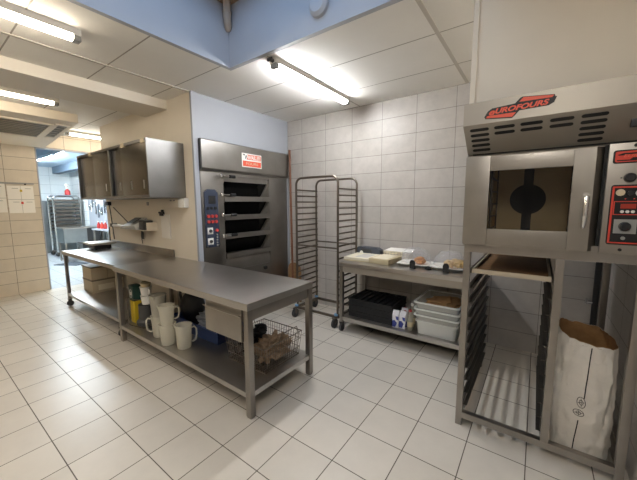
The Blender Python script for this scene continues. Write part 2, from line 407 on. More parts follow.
# vents in the duct
def vent(label, x0, y0, x1, y1, n):
    sl = .155/1.9; Z = lambda x: 2.82+(x+5.62)*sl
    t = thing('air_vent', label, 'vent', ((x0+x1)/2, (y0+y1)/2, Z((x0+x1)/2)), 'grilles in the ceiling duct'); o = t.location
    def slab(b, a0, c0, a1, c1, lo, hi):
        return b.hexa([(a0, c0, Z(a0)+lo), (a1, c0, Z(a1)+lo), (a1, c1, Z(a1)+lo), (a0, c1, Z(a0)+lo), (a0, c0, Z(a0)+hi), (a1, c0, Z(a1)+hi), (a1, c1, Z(a1)+hi), (a0, c1, Z(a0)+hi)])
    obj('backing', slab(B(o), x0, y0, x1, y1, -.004, 0), M['ventdk'], t)
    f = B(o)
    for a in ((x0-.04, y0-.04, x1+.04, y0), (x0-.04, y1, x1+.04, y1+.04), (x0-.04, y0, x0, y1), (x1, y0, x1+.04, y1)): slab(f, *a, -.018, 0)
    obj('frame', f, M['cream'], t)
    for k in range(n):
        x = x0+(k+.5)*(x1-x0)/n; w = .3*(x1-x0)/n
        obj('slat', slab(B(o), x-w, y0, x+w, y1, -.014, -.009), M['vent'], t)
    return t
vent('long slatted air grille in the underside of the duct', -6.72, .2, -5.92, 1.42, 9)
vent('short slatted air grille at the end of the duct', -6.6, 1.50, -5.85, 1.61, 6)

# skylight fittings
pp = thing('drain_pipe', 'beige drain pipe coming down in the skylight corner', 'pipe', (SX0+.055, SY1-.055, 3.3))
o = pp.location
obj('pipe', B(o).tubep([(o.x, o.y, 3.50), (o.x, o.y, 3.37), (o.x-.004, o.y+.004, 3.335), (o.x-.016, o.y+.016, 3.305), (o.x-.045, o.y+.045, 3.285)], .036, 14), M['pvc'], pp)
obj('collar', B(o).cyl((o.x, o.y, 3.395), (o.x, o.y, 3.41), .042), M['pvc'], pp)
rf = thing('wall_fitting', 'round pale fitting with loose cable inside the skylight well', 'fitting', (-1.454, SY1, 3.115))
o = rf.location
obj('base', B().lathe([(.085, 0), (.085, .03), (.06, .05), (0, .055)]).mod(Matrix.Rotation(PI/2, 4, 'X')), M['well'], rf)
obj('cable', B(o).tubep([(o.x-.07+.14*k/12, o.y-.02-.04*math.sin(k*PI/12), o.z+.05+.16*math.sin(k*PI/12)) for k in range(13)], .006, 6), M['bluegrey'], rf)

# ------------------------------------------------------------------ work tables
def caster(b_wheel, b_fork, x, y, h=.11, r=.045):
    b_wheel.tubep([(x-.014, y, r), (x+.014, y, r)], r, 18)
    b_fork.box(x-.022, y-.02, r+.005, x-.017, y+.02, h).box(x+.017, y-.02, r+.005, x+.022, y+.02, h).box(x-.024, y-.026, h-.006, x+.024, y+.026, h+.004)
    b_fork.cyl((x-.024, y, r), (x+.024, y, r), .008, 10)

t1 = thing('work_table', 'long stainless steel work table with drawer, standing clear of the wall', 'table', (-2.82, 1.775, 0), 'steel work tables')
o = t1.location
X0, X1, Y0, Y1, H = -3.98, -1.64, 1.385, 2.165, .9
tb = B(o).box(X0, Y0, H-.022, X1, Y1, H, .004).box(X0, Y0, H-.055, X1, Y0+.018, H-.022).box(X0, Y1-.018, H-.055, X1, Y1, H-.022).box(X1-.018, Y0+.018, H-.055, X1, Y1-.018, H-.022).box(X0, Y0+.018, H-.055, X0+.018, Y1-.018, H-.022)
obj('tabletop', tb, M['steel_top'], t1)
obj('apron', B(o).box(X1-.05, Y0+.06, .755, X1-.02, Y1-.06, H-.022, .003), M['steel'], t1)
obj('apron', B(o).box(X0+.02, Y0+.06, .78, X0+.05, Y1-.06, H-.022, .003), M['steel'], t1)
obj('apron', B(o).box(X0+.06, Y1-.05, .78, X1-.06, Y1-.02, H-.022, .003), M['steel'], t1)
for x in (X0+.052, X1-.052):
    for y in (Y0+.003, Y1-.053):
        obj('leg', B(o).box(x if x < -3 else x, y, .012, x+.05, y+.05, H-.022, .004).box(x+.004, y+.004, 0, x+.046, y+.046, .014), M['steel_v'], t1)
obj('shelf', B(o).box(X0+.05, Y0+.004, .19, X1-.01, Y1-.004, .202, .002).box(X0+.05, Y0+.004, .162, X1-.01, Y0+.02, .19).box(X0+.05, Y1-.02, .162, X1-.01, Y1-.004, .19).box(X1-.026, Y0+.02, .162, X1-.01, Y1-.02, .19), M['steel_top'], t1)
dr = obj('drawer', B(o).box(-2.14, Y0-.012, .60, -1.70, Y0+.006, .80, .004).box(-2.12, Y0+.006, .745, -1.72, Y0+.5, .79).box(-2.14, Y0-.004, .80, -1.70, Y0+.02, H-.055), M['steel_ov2'], t1)
obj('handle', B(o).prism([(Y0-.03, .815), (Y0-.012, .80), (Y0-.012, .79), (Y0-.034, .806)], 'x', -2.14, -1.70), M['steel'], dr)

t2 = thing('work_table', 'stainless steel table on casters with splashback against the cream wall', 'table', (-5.05, 1.78, 0), 'steel work tables')
o = t2.location
X0, X1, Y0, Y1, H = -6.08, -3.992, 1.43, 2.14, .893
obj('tabletop', B(o).box(X0, Y0, H-.02, X1, Y1, H, .004).box(X0, Y0, H-.055, X1, Y0+.018, H-.02).box(X0, Y0+.018, H-.055, X0+.018, Y1, H-.02).box(X1-.018, Y0+.018, H-.055, X1, Y1, H-.02), M['steel_top'], t2)
obj('backsplash', B(o).box(X0, Y1-.02, H, -3.983, Y1, 1.0, .004), M['steel'], t2)
for x in (X0+.05, X1-.09):
    for y in (Y0+.01, Y1-.06):
        lg = obj('leg', B(o).box(x, y, .115, x+.042, y+.042, H-.02, .004), M['steel_v'], t2)
        wb, fb = B(o), B(o); caster(wb, fb, x+.021, y+.021, .112, .045)
        cs = obj('caster', wb, M['rubber'], lg)
        obj('caster_fork', fb, M['devdk'], lg)
obj('shelf', B(o).box(X0+.052, Y0+.01, .20, X1-.045, Y1-.02, .212, .002).box(X0+.052, Y0+.01, .175, X1-.045, Y0+.026, .20), M['steel_top'], t2)

# platform scale on the second table
s = thing('platform_scale', 'flat stainless platform scale standing on the table by the doorway', 'scale', (-5.83, 1.88, .893))
o = s.location
obj('pan', B(o).box(-6.03, 1.70, .985, -5.63, 2.06, 1.008, .006).box(-6.0, 1.73, .968, -5.66, 2.03, .985), M['steel_top'], s)
obj('base', B(o).box(-5.96, 1.76, .90, -5.70, 2.0, .969, .008), M['black'], s)
for x in (-5.93, -5.73):
    for y in (1.79, 1.97): obj('foot', B(o).cyl((x, y, .893), (x, y, .902), .016), M['rubber'], s)
obj('post', B(o).cyl((-5.86, 2.045, .95), (-5.86, 2.045, 1.245), .009), M['devdk'], s)

# display unit on its wall bracket
br = thing('wall_bracket', 'white wall bracket shelf under the cable trunking', 'bracket', (-4.9, YB, 1.25))
o = br.location
obj('shelf_plate', B(o).box(-5.3, YB-.17, 1.243, -4.42, YB-.002, 1.25), M['cream'], br)
obj('upright', B(o).box(-4.43, YB-.15, 1.25, -4.42, YB-.002, 1.36), M['cream'], br)
obj('rail', B(o).cyl((-5.80, YB-.06, 1.268), (-5.22, YB-.06, 1.268), .022), M['white'], br)
obj('mount', B(o).box(-5.86, YB-.09, 1.245, -5.80, YB-.002, 1.30, .006), M['devdk'], br)
dv = thing('scale_display', 'grey scale display unit lying on the white wall bracket', 'device', (-4.9, YB-.1, 1.25))
o = dv.location
obj('housing', B(o).hexa([(-5.2, YB-.19, 1.2505), (-4.66, YB-.19, 1.2505), (-4.6, YB-.02, 1.2505), (-5.1, YB-.02, 1.2505), (-5.16, YB-.18, 1.29), (-4.72, YB-.185, 1.31), (-4.64, YB-.04, 1.42), (-4.98, YB-.04, 1.42)]), M['device'], dv)
obj('screen', B(o).hexa([(-5.02, YB-.158, 1.335), (-4.80, YB-.162, 1.345), (-4.74, YB-.07, 1.414), (-4.94, YB-.07, 1.41), (-5.02, YB-.164, 1.34), (-4.80, YB-.168, 1.35), (-4.74, YB-.076, 1.42), (-4.94, YB-.076, 1.417)]), M['devdk'], dv)
obj('back_cover', B(o).box(-4.64, YB-.16, 1.2505, -4.50, YB-.02, 1.385, .02), M['devdk'], dv)
obj('cord', B(o).tubep([(-5.15, YB-.06, 1.30), (-5.4, YB-.05, 1.40), (-5.7, YB-.045, 1.53), (-5.86, YB-.05, 1.62)], .007, 6), M['black'], dv)
pl = thing('power_plug', 'black plug and cord at the end of the white trunking', 'plug', (-5.86, YB-.06, 1.64))
o = pl.location
obj('plug_body', B(o).box(-5.91, YB-.12, 1.60, -5.80, YB-.064, 1.665, .008), M['black'], pl)
obj('cord', B(o).tubep([(-5.87, YB-.07, 1.60), (-5.87, YB-.06, 1.45), (-5.85, YB-.055, 1.25), (-5.84, YB-.05, 1.03)], .008, 6), M['black'], pl)
ct = thing('cable_trunking', 'white cable trunking running below the steel wall cabinets', 'trunking', (-4.7, YB, 1.63))
o = ct.location
obj('duct', B(o).box(-5.95, YB-.062, 1.575, -3.72, YB-.001, 1.69, .004), M['cream'], ct)
obj('end_cap', B(o).box(-3.72, YB-.07, 1.57, -3.575, YB-.001, 1.69, .015), M['white'], ct)
obj('socket', B(o).box(-4.56, YB-.068, 1.60, -4.5, YB-.06, 1.65, .003), M['device'], ct)
for x in (-3.90, -3.82): obj('cover_clip', B(o).box(x-.02, YB-.066, 1.655, x+.02, YB-.06, 1.672), M['ink'], ct)
ky = thing('key_ring', 'small dark keys hanging from the wall below the display', 'keys', (-4.86, YB-.02, 1.2))
o = ky.location
obj('hook', B(o).cyl((-4.86, YB-.001, 1.235), (-4.86, YB-.03, 1.235), .006, 8), M['chrome'], ky)
obj('key', B(o).box(-4.885, YB-.024, 1.09, -4.835, YB-.012, 1.20, .004).cyl((-4.86, YB-.018, 1.235), (-4.86, YB-.018, 1.19), .004, 6), M['devdk'], ky)
obj('lanyard', B(o).tubep([(-4.87, YB-.026, 1.235), (-4.9, YB-.02, 1.13), (-4.88, YB-.018, 1.02)], .005, 6), M['inkblk'], ky)
cl = thing('clip_board', 'white paper pad hanging by a black clip on the cream wall', 'notepad', (-4.18, YB, 1.33))
o = cl.location
obj('pad', B(o).box(-4.275, YB-.02, 1.145, -4.055, YB-.0005, 1.475, .004), M['paper'], cl)
obj('clip', B(o).box(-4.27, YB-.04, 1.455, -4.19, YB-.004, 1.50, .006).cyl((-4.29, YB-.03, 1.50), (-4.17, YB-.03, 1.50), .014, 8).box(-4.24, YB-.032, 1.50, -4.215, YB-.002, 1.54), M['black'], cl)

# wall cabinets
def wall_cabinet(label, x0, x1, doors, handles, tapes, open_w):
    t = thing('wall_cabinet', label, 'cabinet', ((x0+x1)/2, YB, 1.70), 'steel wall cabinets')
    o = t.location; yf = 1.70; z0, z1 = 1.695, 2.365
    th = .018
    obj('body', B(o).box(x0, yf, z0, x0+th, YB-.001, z1).box(x1-th, yf, z0, x1, YB-.001, z1).box(x0+th, yf, z0, x1-th, YB-.001, z0+.03)
        .box(x0+th, yf, z1-.03, x1-th, YB-.001, z1).box(x0+th, YB-.012, z0+.03, x1-th, YB-.001, z1-.03)
        .box(x0+th, yf+.05, 2.02, x1-th, YB-.012, 2.035), M['steel_dk'], t)
    for (a, b, dy), hs in zip(doors, handles):
        d = obj('door', B(o).box(a, yf+dy, z0+.03, b, yf+dy+.014, z1-.032, .002), M['steel_dk2'], t)
        for hx in hs:
            obj('handle', B(o).box(hx-.011, yf+dy-.006, 1.80, hx+.011, yf+dy+.001, 1.90, .003), M['steel_top'], d, label='bright slot handle')
    for tx in tapes: obj('tape_strip', B(o).box(tx-.05, yf-.002, z1-.045, tx+.04, yf+.03, z1+.002), M['tape'], t)
    return t
wall_cabinet('steel wall cabinet nearer the doorway, end of two', -5.905, -4.70, [(-5.83, -5.22, .03), (-5.28, -4.722, .008)], [[], [-4.86]], [-5.36], 0)
wall_cabinet('steel wall cabinet nearer the deck oven, with plain grey end panel', -4.695, -3.634, [(-4.63, -4.1, .03), (-4.34, -3.655, .008)], [[-4.46], [-4.08, -3.76]], [-4.25, -3.72], 0)

# planners on the left wall
def planner(label, y0, y1, z0, z1, marks):
    t = thing('wall_planner', label, 'planner', (XL, (y0+y1)/2, z0), 'paper planners on the tiled wall'); o = t.location
    obj('sheet', B(o).box(XL+.002, y0, z0, XL+.008, y1, z1), M['paper'], t)
    ym = (y0+y1)/2; zm = (z0+z1)/2
    g = B(o).box(XL+.008, ym-.002, z0, XL+.0088, ym+.002, z1).box(XL+.008, y0, zm-.003, XL+.0088, y1, zm+.003)
    for dy in (y0+.06, ym+.06):
        for dz in (z1-.05, zm-.05): g.box(XL+.008, dy, dz, XL+.0088, dy+.08, dz+.008)
    obj('printed_lines', g, M['ink'], t)
    for m, y, z in marks: obj('sticker', B(o).box(XL+.008, y-.016, z-.02, XL+.0105, y+.016, z+.02), M[m], t)
    return t
planner('white paper planner with yellow and red marks by the doorway', 1.125, 1.465, 1.475, 1.955, [('yellow', 1.30, 1.87), ('red', 1.30, 1.655)])
planner('white paper planner cut off by the picture edge', .74, 1.10, 1.49, 1.985, [])
hr = thing('hanging_rail', 'thin metal rail with pins holding the paper planners', 'rail', (XL, 1.15, 1.98)); o = hr.location
obj('rail', B(o).box(XL+.001, .7, 1.985, XL+.02, 1.48, 2.012, .003), M['device'], hr)
for y in (.98, 1.36): obj('pin', B(o).cyl((XL+.02, y, 1.985), (XL+.034, y, 1.985), .014, 10), M['inkblk'], hr)

# ------------------------------------------------------------------ deck oven
dk = thing('deck_oven', 'tall built-in steel deck oven with four loading decks', 'oven', (XO, 3.0, 0)); o = dk.location
yl, yr = YB+.06, 3.795
OL, ORt = 2.543, 3.385
obj('side_column', B(o).box(XO-1.2, yl, .0, XO, OL, 2.035, .003), M['steel_ov'], dk)
obj('side_column', B(o).box(XO-1.2, ORt, .0, XO, yr, 2.035, .003), M['steel_ov'], dk)
obj('canopy', B(o).prism([(XO-.5, 2.035), (XO+.012, 2.035), (XO+.03, 2.035), (XO+.05, 2.06), (XO+.05, 2.40), (XO+.04, 2.41), (XO-.5, 2.41)], 'y', yl, yr), M['steel_ov'], dk)
obj('back_panel', B(o).box(XO-1.2, OL, .0, XO-.6, ORt, 2.035), M['blackslot'], dk)
sills = [1.69, 1.44, 1.185, .915]
tops = [2.0, 1.655, 1.405, 1.15]
obj('top_rail', B(o).box(XO-.6, OL, 1.985, XO-.004, ORt, 2.035).box(XO-.05, OL, 1.915, XO-.03, ORt, 1.985), M['steel_ov'], dk)
for k in range(4):
    zt = sills[k]; h = .055
    d = obj('deck', B(o).box(XO-.6, OL, zt-.03, XO-.06, ORt, zt).prism([(XO-.06, zt), (XO+.012, zt+.028), (XO+.018, zt-.042), (XO-.06, zt-.042)], 'y', OL+.002, ORt-.002), M['steel_ov'], dk)
    ztop = (1.915 if k == 0 else sills[k-1]-.036); zb = zt+.001
    obj('door_glass', B(o).hexa([(XO-.235, OL+.004, zb), (XO-.225, OL+.004, zb), (XO-.225, ORt-.004, zb), (XO-.235, ORt-.004, zb), (XO-.05, OL+.004, ztop), (XO-.04, OL+.004, ztop), (XO-.04, ORt-.004, ztop), (XO-.05, ORt-.004, ztop)]), M['glassdk'], d)
    for y in (ORt-.022, OL+.006):
        obj('door_arm', B(o).hexa([(XO-.20, y, zb), (XO-.165, y, zb), (XO-.165, y+.014, zb), (XO-.20, y+.014, zb), (XO-.038, y, ztop-.002), (XO-.008, y, ztop-.002), (XO-.008, y+.014, ztop-.002), (XO-.038, y+.014, ztop-.002)]), M['hood'], d)
    obj('side_cheek', B(o).prism([(XO-.17, zb), (XO-.015, zb+.028), (XO-.008, ztop-.002), (XO-.03, ztop-.002)], 'y', ORt-.006, ORt-.001), M['hood'], d)
    hz = [1.978, 1.735, 1.47, 1.195][k]
    hd = obj('handle', B(o).cyl((XO+.045, 2.49, hz), (XO+.045, 2.64, hz), .008, 10).cyl((XO, 2.50, hz), (XO+.05, 2.50, hz), .012, 10).lathe([(0, -.03), (.022, -.02), (.026, 0), (.022, .02), (0, .03)], (XO+.05, 2.485, hz), 12), M['chrome'], d, label='chrome handle')
    obj('grip', B(o).cyl((XO+.045, 2.62, hz), (XO+.045, 2.70, hz), .022, 12), M['black'], hd, label='black grip')
obj('lower_panel', B(o).prism([(XO-.6, .0), (XO-.004, .0), (XO-.004, .79), (XO-.03, .86), (XO-.6, .86)], 'y', OL, ORt), M['steel_ov'], dk)
lp = obj('lower_door', B(o).box(XO-.004, OL+.01, .1, XO+.012, ORt-.01, .70, .004), M['steel_ov'], dk)
obj('handle', B(o).lathe([(0, -.035), (.03, -.02), (.034, 0), (.03, .02), (0, .035)], (XO+.03, 3.24, .635), 14), M['black'], lp, label='black knob')
cp = obj('control_panel', B(o).prism([(2.245, 1.06), (2.44, 1.06), (2.44, 1.76), (2.40, 1.80), (2.285, 1.80), (2.245, 1.76)], 'x', XO, XO+.014), M['navy'], dk, label='dark blue control panel')
xf = XO+.014
obj('timer_display', B(o).box(xf, 2.30, 1.62, xf+.006, 2.40, 1.72, .002), M['blackslot'], cp)
for y in (2.27, 2.325, 2.38): obj('switch', B(o).box(xf, y, 1.545, xf+.008, y+.035, 1.58, .002), M['blackslot'], cp)
for z in (1.46, 1.39):
    for y in (2.285, 2.34, 2.395): obj('button', B(o).cyl((xf, y, z), (xf+.018, y, z), .02, 14), M['redbtn'], cp, label='red button')
for z in (1.23, 1.09+.005):
    p = obj('dial_plate', B(o).box(xf, 2.265, z, xf+.004, 2.345, z+.085, .001), M['white'], cp)
    obj('dial', B(o).cyl((xf+.004, 2.305, z+.042), (xf+.022, 2.305, z+.042), .02, 14), M['devdk'], p)
obj('button', B(o).cyl((xf, 2.40, 1.275), (xf+.018, 2.40, 1.275), .02, 14), M['redbtn'], cp, label='red button')
for k in range(5): obj('knob', B(o).cyl((xf, 2.40, 1.08+k*.035), (xf+.012, 2.40, 1.08+k*.035), .011, 10), M['device'], cp)
for y, z in ((2.258, 1.785), (2.428, 1.785), (2.258, 1.075), (2.428, 1.075)): obj('screw', B(o).cyl((xf-.012, y, z), (xf+.003, y, z), .012, 10), M['chrome'], cp)
# red and white maker's plate
xs = XO+.05
st = obj('maker_plate', B(o).box(xs, 2.827, 2.125, xs+.004, 3.19, 2.315, .001), M['white'], dk, label='red and white plate with lettering')
g = B(o).prism([(2.92, 2.30), (3.175, 2.30), (3.175, 2.232), (2.91, 2.232), (2.925, 2.262)], 'x', xs+.004, xs+.005)
g.prism([(2.842, 2.212), (3.178, 2.212), (3.178, 2.138), (2.842, 2.138)], 'x', xs+.004, xs+.005)
obj('red_field', g, M['redlt'], st, smooth=False)
obj('emblem', B(o).prism([(2.84, 2.30), (2.875, 2.30), (2.885, 2.285), (2.86, 2.282)], 'x', xs+.004, xs+.0055).prism([(2.895, 2.285), (2.915, 2.285), (2.90, 2.24), (2.885, 2.24)], 'x', xs+.0045, xs+.0058), M['navy'], st, smooth=False)
letters('lettering', 'PAVAILLER', .075, frame_mtx(Vector((xs+.0056, 3.035, 2.262))-o, (0, 1, 0), (0, 0, 1)), M['white'], st, .0005, .15, .002, fit=.25)
letters('lettering', 'FOURS', .05, frame_mtx(Vector((xs+.0056, 3.01, 2.175))-o, (0, 1, 0), (0, 0, 1)), M['tape'], st, .0005, 0, 0, fit=.22)

# oven peel in the corner
pe = thing('oven_peel', 'long-handled wooden oven peel leaning in the corner by the deck oven', 'peel', (-3.22, 3.74, 0)); o = pe.location
pl_ = [(-3.345, .0), (-3.075, .0), (-3.075, .52), (-3.09, .58), (-3.13, .62), (-3.19, .645), (-3.25, .645), (-3.31, .62), (-3.335, .58), (-3.345, .52)]
obj('blade', B(o).prism(pl_, 'y', 3.735, 3.752), M['peelw'], pe)
obj('handle', B(o).tubep([(-3.235, 3.725, .30), (-3.33, 3.80, 2.48)], .017, 10), M['handlew'], pe)

# ------------------------------------------------------------------ tall rack
def hoop(x0, x1, y, z0, z1, rad=.09):
    pts = [(x0, y, z0)]
    for k in range(7):
        a = PI-k*PI/12; pts.append((x0+rad+rad*math.cos(a), y, z1-rad+rad*math.sin(a)))
    for k in range(7):
        a = PI/2-k*PI/12; pts.append((x1-rad+rad*math.cos(a), y, z1-rad+rad*math.sin(a)))
    pts.append((x1, y, z0)); return pts
rk = thing('tray_rack', 'tall empty tubular tray rack on wheels against the grey tiles', 'rack', (-2.36, 3.45, 0)); o = rk.location
xa, xb, ya, yb = -2.695, -2.022, 3.20, 3.70
obj('hoop', B(o).tubep(hoop(xa, xb, ya, .14, 1.955), .015, 12), M['tube'], rk)
obj('hoop', B(o).tubep(hoop(xa-.03, xb-.01, yb, .14, 1.955), .015, 12), M['tube'], rk)
obj('base_frame', B(o).box(xa-.015, ya-.015, .13, xb+.015, ya+.015, .16).box(xa-.045, yb-.015, .13, xb+.005, yb+.015, .16).box(xa-.03, ya, .13, xa+.01, yb, .16).box(xb-.025, ya, .13, xb+.01, yb, .16), M['tube'], rk)
obj('cross_bar', B(o).cyl((xa, ya, 1.045), (xb, ya, 1.045), .011, 10), M['tube'], rk)
obj('cross_bar', B(o).cyl((xa-.03, yb, 1.045), (xb-.01, yb, 1.045), .011, 10), M['tube'], rk)
for k in range(20):
    z = 1.80-k*.081
    for xA, xB in ((xa+.012, xa-.012), (xb-.012, xb-.022)):
        obj('runner', B(o).hexa([(xA-.006, ya, z-.012), (xA+.006, ya, z-.012), (xB+.006, yb, z-.012), (xB-.006, yb, z-.012), (xA-.006, ya, z+.008), (xA+.006, ya, z+.008), (xB+.006, yb, z+.008), (xB-.006, yb, z+.008)]), M['tube'], rk)
for x, y in ((xa, ya), (xb-.005, ya), (xa-.02, yb), (xb-.01, yb)):
    wb, fb = B(o), B(o); caster(wb, fb, x-.03, y-.02, .13, .062)
    c_ = obj('caster', wb, M['rubber'], rk); obj('fork', fb, M['tube'], c_)
    obj('cap', B(o).cyl((x-.012, y-.008, .165), (x-.012, y-.008, .19), .028, 12), M['bluecap'], c_, label='pale blue cap')

# ------------------------------------------------------------------ serving trolley
tr = thing('steel_trolley', 'low stainless steel trolley table on casters along the grey tiles', 'trolley', (-1.2, 3.45, 0)); o = tr.location
X0, X1, Y0, Y1, H = -1.965, -.47, 3.13, 3.80, .892
obj('tabletop', B(o).box(X0, Y0, H-.045, X1, Y1, H, .004), M['steel_top'], tr)
obj('apron', B(o).box(X0+.05, Y0+.012, .772, X1-.05, Y0+.03, H-.045), M['hood'], tr)
obj('apron', B(o).box(X0+.03, Y0+.05, .80, X0+.045, Y1-.05, H-.045).box(X1-.045, Y0+.05, .80, X1-.03, Y1-.05, H-.045).box(X0+.05, Y1-.03, .80, X1-.05, Y1-.012, H-.045), M['steel'], tr)
for x in (X0+.008, X1-.052):
    for y in (Y0+.008, Y1-.052):
        lg = obj('leg', B(o).box(x, y, .12, x+.044, y+.044, H-.045, .004), M['steel_v'], tr)
        wb, fb = B(o), B(o); caster(wb, fb, x+.022, y+.022, .118, .05)
        obj('caster', wb, M['rubber'], lg); obj('caster_fork', fb, M['devdk'], lg)
obj('shelf', B(o).box(X0+.03, Y0+.012, .18, X1-.03, Y1-.012, .195, .002).box(X0+.052, Y0+.012, .148, X1-.052, Y0+.03, .18), M['steel_top'], tr)
ZT = H; ZS = .195

# on the trolley top
b1 = thing('paper_pad', 'thick cream paper pad lying on the trolley end by the rack', 'paper pad', (-1.82, 3.5, ZT), rz=.05)
obj('cover', B().box(-.18, -.21, 0, .18, .21, .012, .003), M['cream3'], b1)
obj('pages', B().box(-.175, -.205, .012, .175, .205, .045, .004), M['cream2'], b1)
obj('top_sheet', B().hexa([(-.05, -.14, .0455), (.12, -.15, .0455), (.13, .12, .0455), (-.04, .13, .0455), (-.05, -.14, .0462), (.12, -.15, .0462), (.13, .12, .0462), (-.04, .13, .0462)]), M['paper2'], b1)
b2 = thing('card_box', 'flat open cream cardboard box beside the cream paper pad', 'box', (-1.49, 3.47, ZT), rz=-.06)
obj('carton', B().box(-.13, -.19, 0, .13, .19, .062, .003), M['cream3'], b2)
obj('liner', B().box(-.10, -.16, .0622, .09, .16, .066, .001), M['cream2'], b2)
b3 = thing('tape_dispenser', 'blue-grey desk tape dispenser behind the cream pad', 'dispenser', (-1.84, 3.765-.03, ZT))
obj('body', B().prism([(-.17, 0), (.17, 0), (.17, .10), (.12, .125), (-.15, .13), (-.17, .11)], 'y', -.05, .05), M['bluegrey'], b3)
obj('recess', B().prism([(-.12, .06), (.06, .06), (.04, .10), (-.10, .105)], 'y', -.0515, -.0495), M['devdk'], b3)
obj('roll', B().cyl((-.10, -.054, .05), (-.10, -.05, .05), .026, 16), M['white'], b3)
b4 = thing('plastic_basket', 'pale slatted basket with white lid at the back of the trolley', 'basket', (-1.43, 3.715, ZT))
bb = B().box(-.17, -.07, 0, .17, .07, .01)
for k in range(9):
    x = -.165+k*.041
    bb.box(x-.004, -.07, .01, x+.004, -.062, .10)
for z in (.03, .055, .08, .10): bb.box(-.17, -.072, z, .17, -.064, z+.008)
bb.box(-.17, .062, .01, .17, .07, .108).box(-.17, -.07, .01, -.162, .07, .108).box(.162, -.07, .01, .17, .07, .108)
obj('basket_wall', bb, M['cream2'], b4)
obj('contents', B().box(-.155, -.058, .01, .155, .058, .09), M['paper2'], b4)
obj('lid', B().hexa([(-.16, -.07, .109), (.20, -.075, .109), (.19, .065, .13), (-.12, .068, .13), (-.16, -.07, .117), (.20, -.075, .117), (.19, .065, .138), (-.12, .068, .138)]), M['white'], b4)

def pastry_tray(label, x, y, items):
    t = thing('serving_tray', label, 'tray', (x, y, ZT), 'white trays of pastry under plastic wrap')
    ring = lambda w, d, z, r=.04: [(sx*(w-r)+r*math.cos(a), sy*(d-r)+r*math.sin(a), z) for sx, sy, a0 in ((1, 1, 0), (-1, 1, PI/2), (-1, -1, PI), (1, -1, 1.5*PI)) for a in (a0, a0+PI/4, a0+PI/2)]
    obj('dish', B().loft([ring(.155, .12, 0), ring(.175, .145, .028), ring(.185, .155, .03), ring(.185, .155, .024), ring(.165, .135, .012)][:4], True, True), M['white'], t)
    return t
def wrap_cover(t, label, seed, h):
    b = B(); n = 20; m = 7
    rings = []
    for i in range(m+1):
        a = i/m*PI/2*.98
        rr = math.cos(a)**.65; z = .034+h*math.sin(a)
        row = []
        for k in range(n):
            th = 2*PI*k/n
            w = 1+.10*noise.noise(Vector((math.cos(th)*3+seed, math.sin(th)*3, i*.9)))
            row.append((.175*rr*w*math.cos(th), .145*rr*w*math.sin(th), max(.032, z+.02*noise.noise(Vector((th*2, i*.7, seed))))))
        rings.append(row)
    b.loft(rings, True, False)
    return tag(obj('plastic_wrap', B_move(b, t.location), M['wrap']), label, 'plastic wrap', 'plastic wrap over the pastry trays')
def B_move(b, loc):
    b.o = Vector(loc); return b
ta = pastry_tray('white tray with one orange pastry under plastic wrap', -1.13, 3.50, 0)
tb2 = pastry_tray('white tray with pale yellow pastries under plastic wrap', -.75, 3.50, 0)
def pas(label, c, r, m, seed): 
    b = B((c[0], c[1], c[2]-r[2]*.8)); b.blob(c, r, .3, 8, 3, seed)
    for v in b.bm.verts: v.co.z = max(v.co.z, 0.0)
    return tag(obj('pastry', b, M[m]), label, 'pastry', 'pastries on the trays')
ZP = ZT+.031
pas('golden orange pastry on the tray farther from the oven', (-1.06, 3.44, ZP+.035), (.062, .05, .042), 'pastry', 1.3)
for k, (dx, dy, r) in enumerate(((-.02, -.06, .05), (.08, -.03, .052), (.03, .05, .05))):
    pas(['pale yellow pastry at the front of the wrapped tray', 'pale yellow pastry beside the oven stand leg', 'pale yellow pastry at the back of the wrapped tray'][k], (-.72+dx, 3.48+dy, ZP+.036), (r*1.1, r*.85, .044), 'pastry2', 2.1+k*3)
wrap_cover(ta, 'crumpled clear wrap domed over the orange pastry tray', 3.3, .17)
wrap_cover(tb2, 'crumpled clear wrap domed over the pale pastry tray', 8.1, .16)
def price_tag(label, x, y):
    b = B((x, y, ZT)).prism([(x-.03, ZT), (x+.03, ZT), (x+.03, ZT+.075), (x+.022, ZT+.092), (x+.008, ZT+.10), (x-.008, ZT+.10), (x-.022, ZT+.092), (x-.03, ZT+.075)], 'y', y-.004, y+.004)
    b.box(x-.03, y, ZT, x+.03, y+.04, ZT+.006)
    return tag(obj('price_tag', b, M['black']), label, 'tag', 'black tags before the trays')
price_tag('small black rounded tag standing before the orange pastry tray', -1.085, 3.255)
price_tag('small black rounded tag standing before the pale pastry tray', -.735, 3.255)
kb = B((-.925, 3.30, ZT)).blob((-.925, 3.30, ZT+.016), (.035, .022, .018), .3, 6, 2, 2)
for v in kb.bm.verts: v.co.z = max(v.co.z, 0)
tag(obj('rubber_stopper', kb, M['black']), 'small black lump lying between the two black tags', 'stopper')

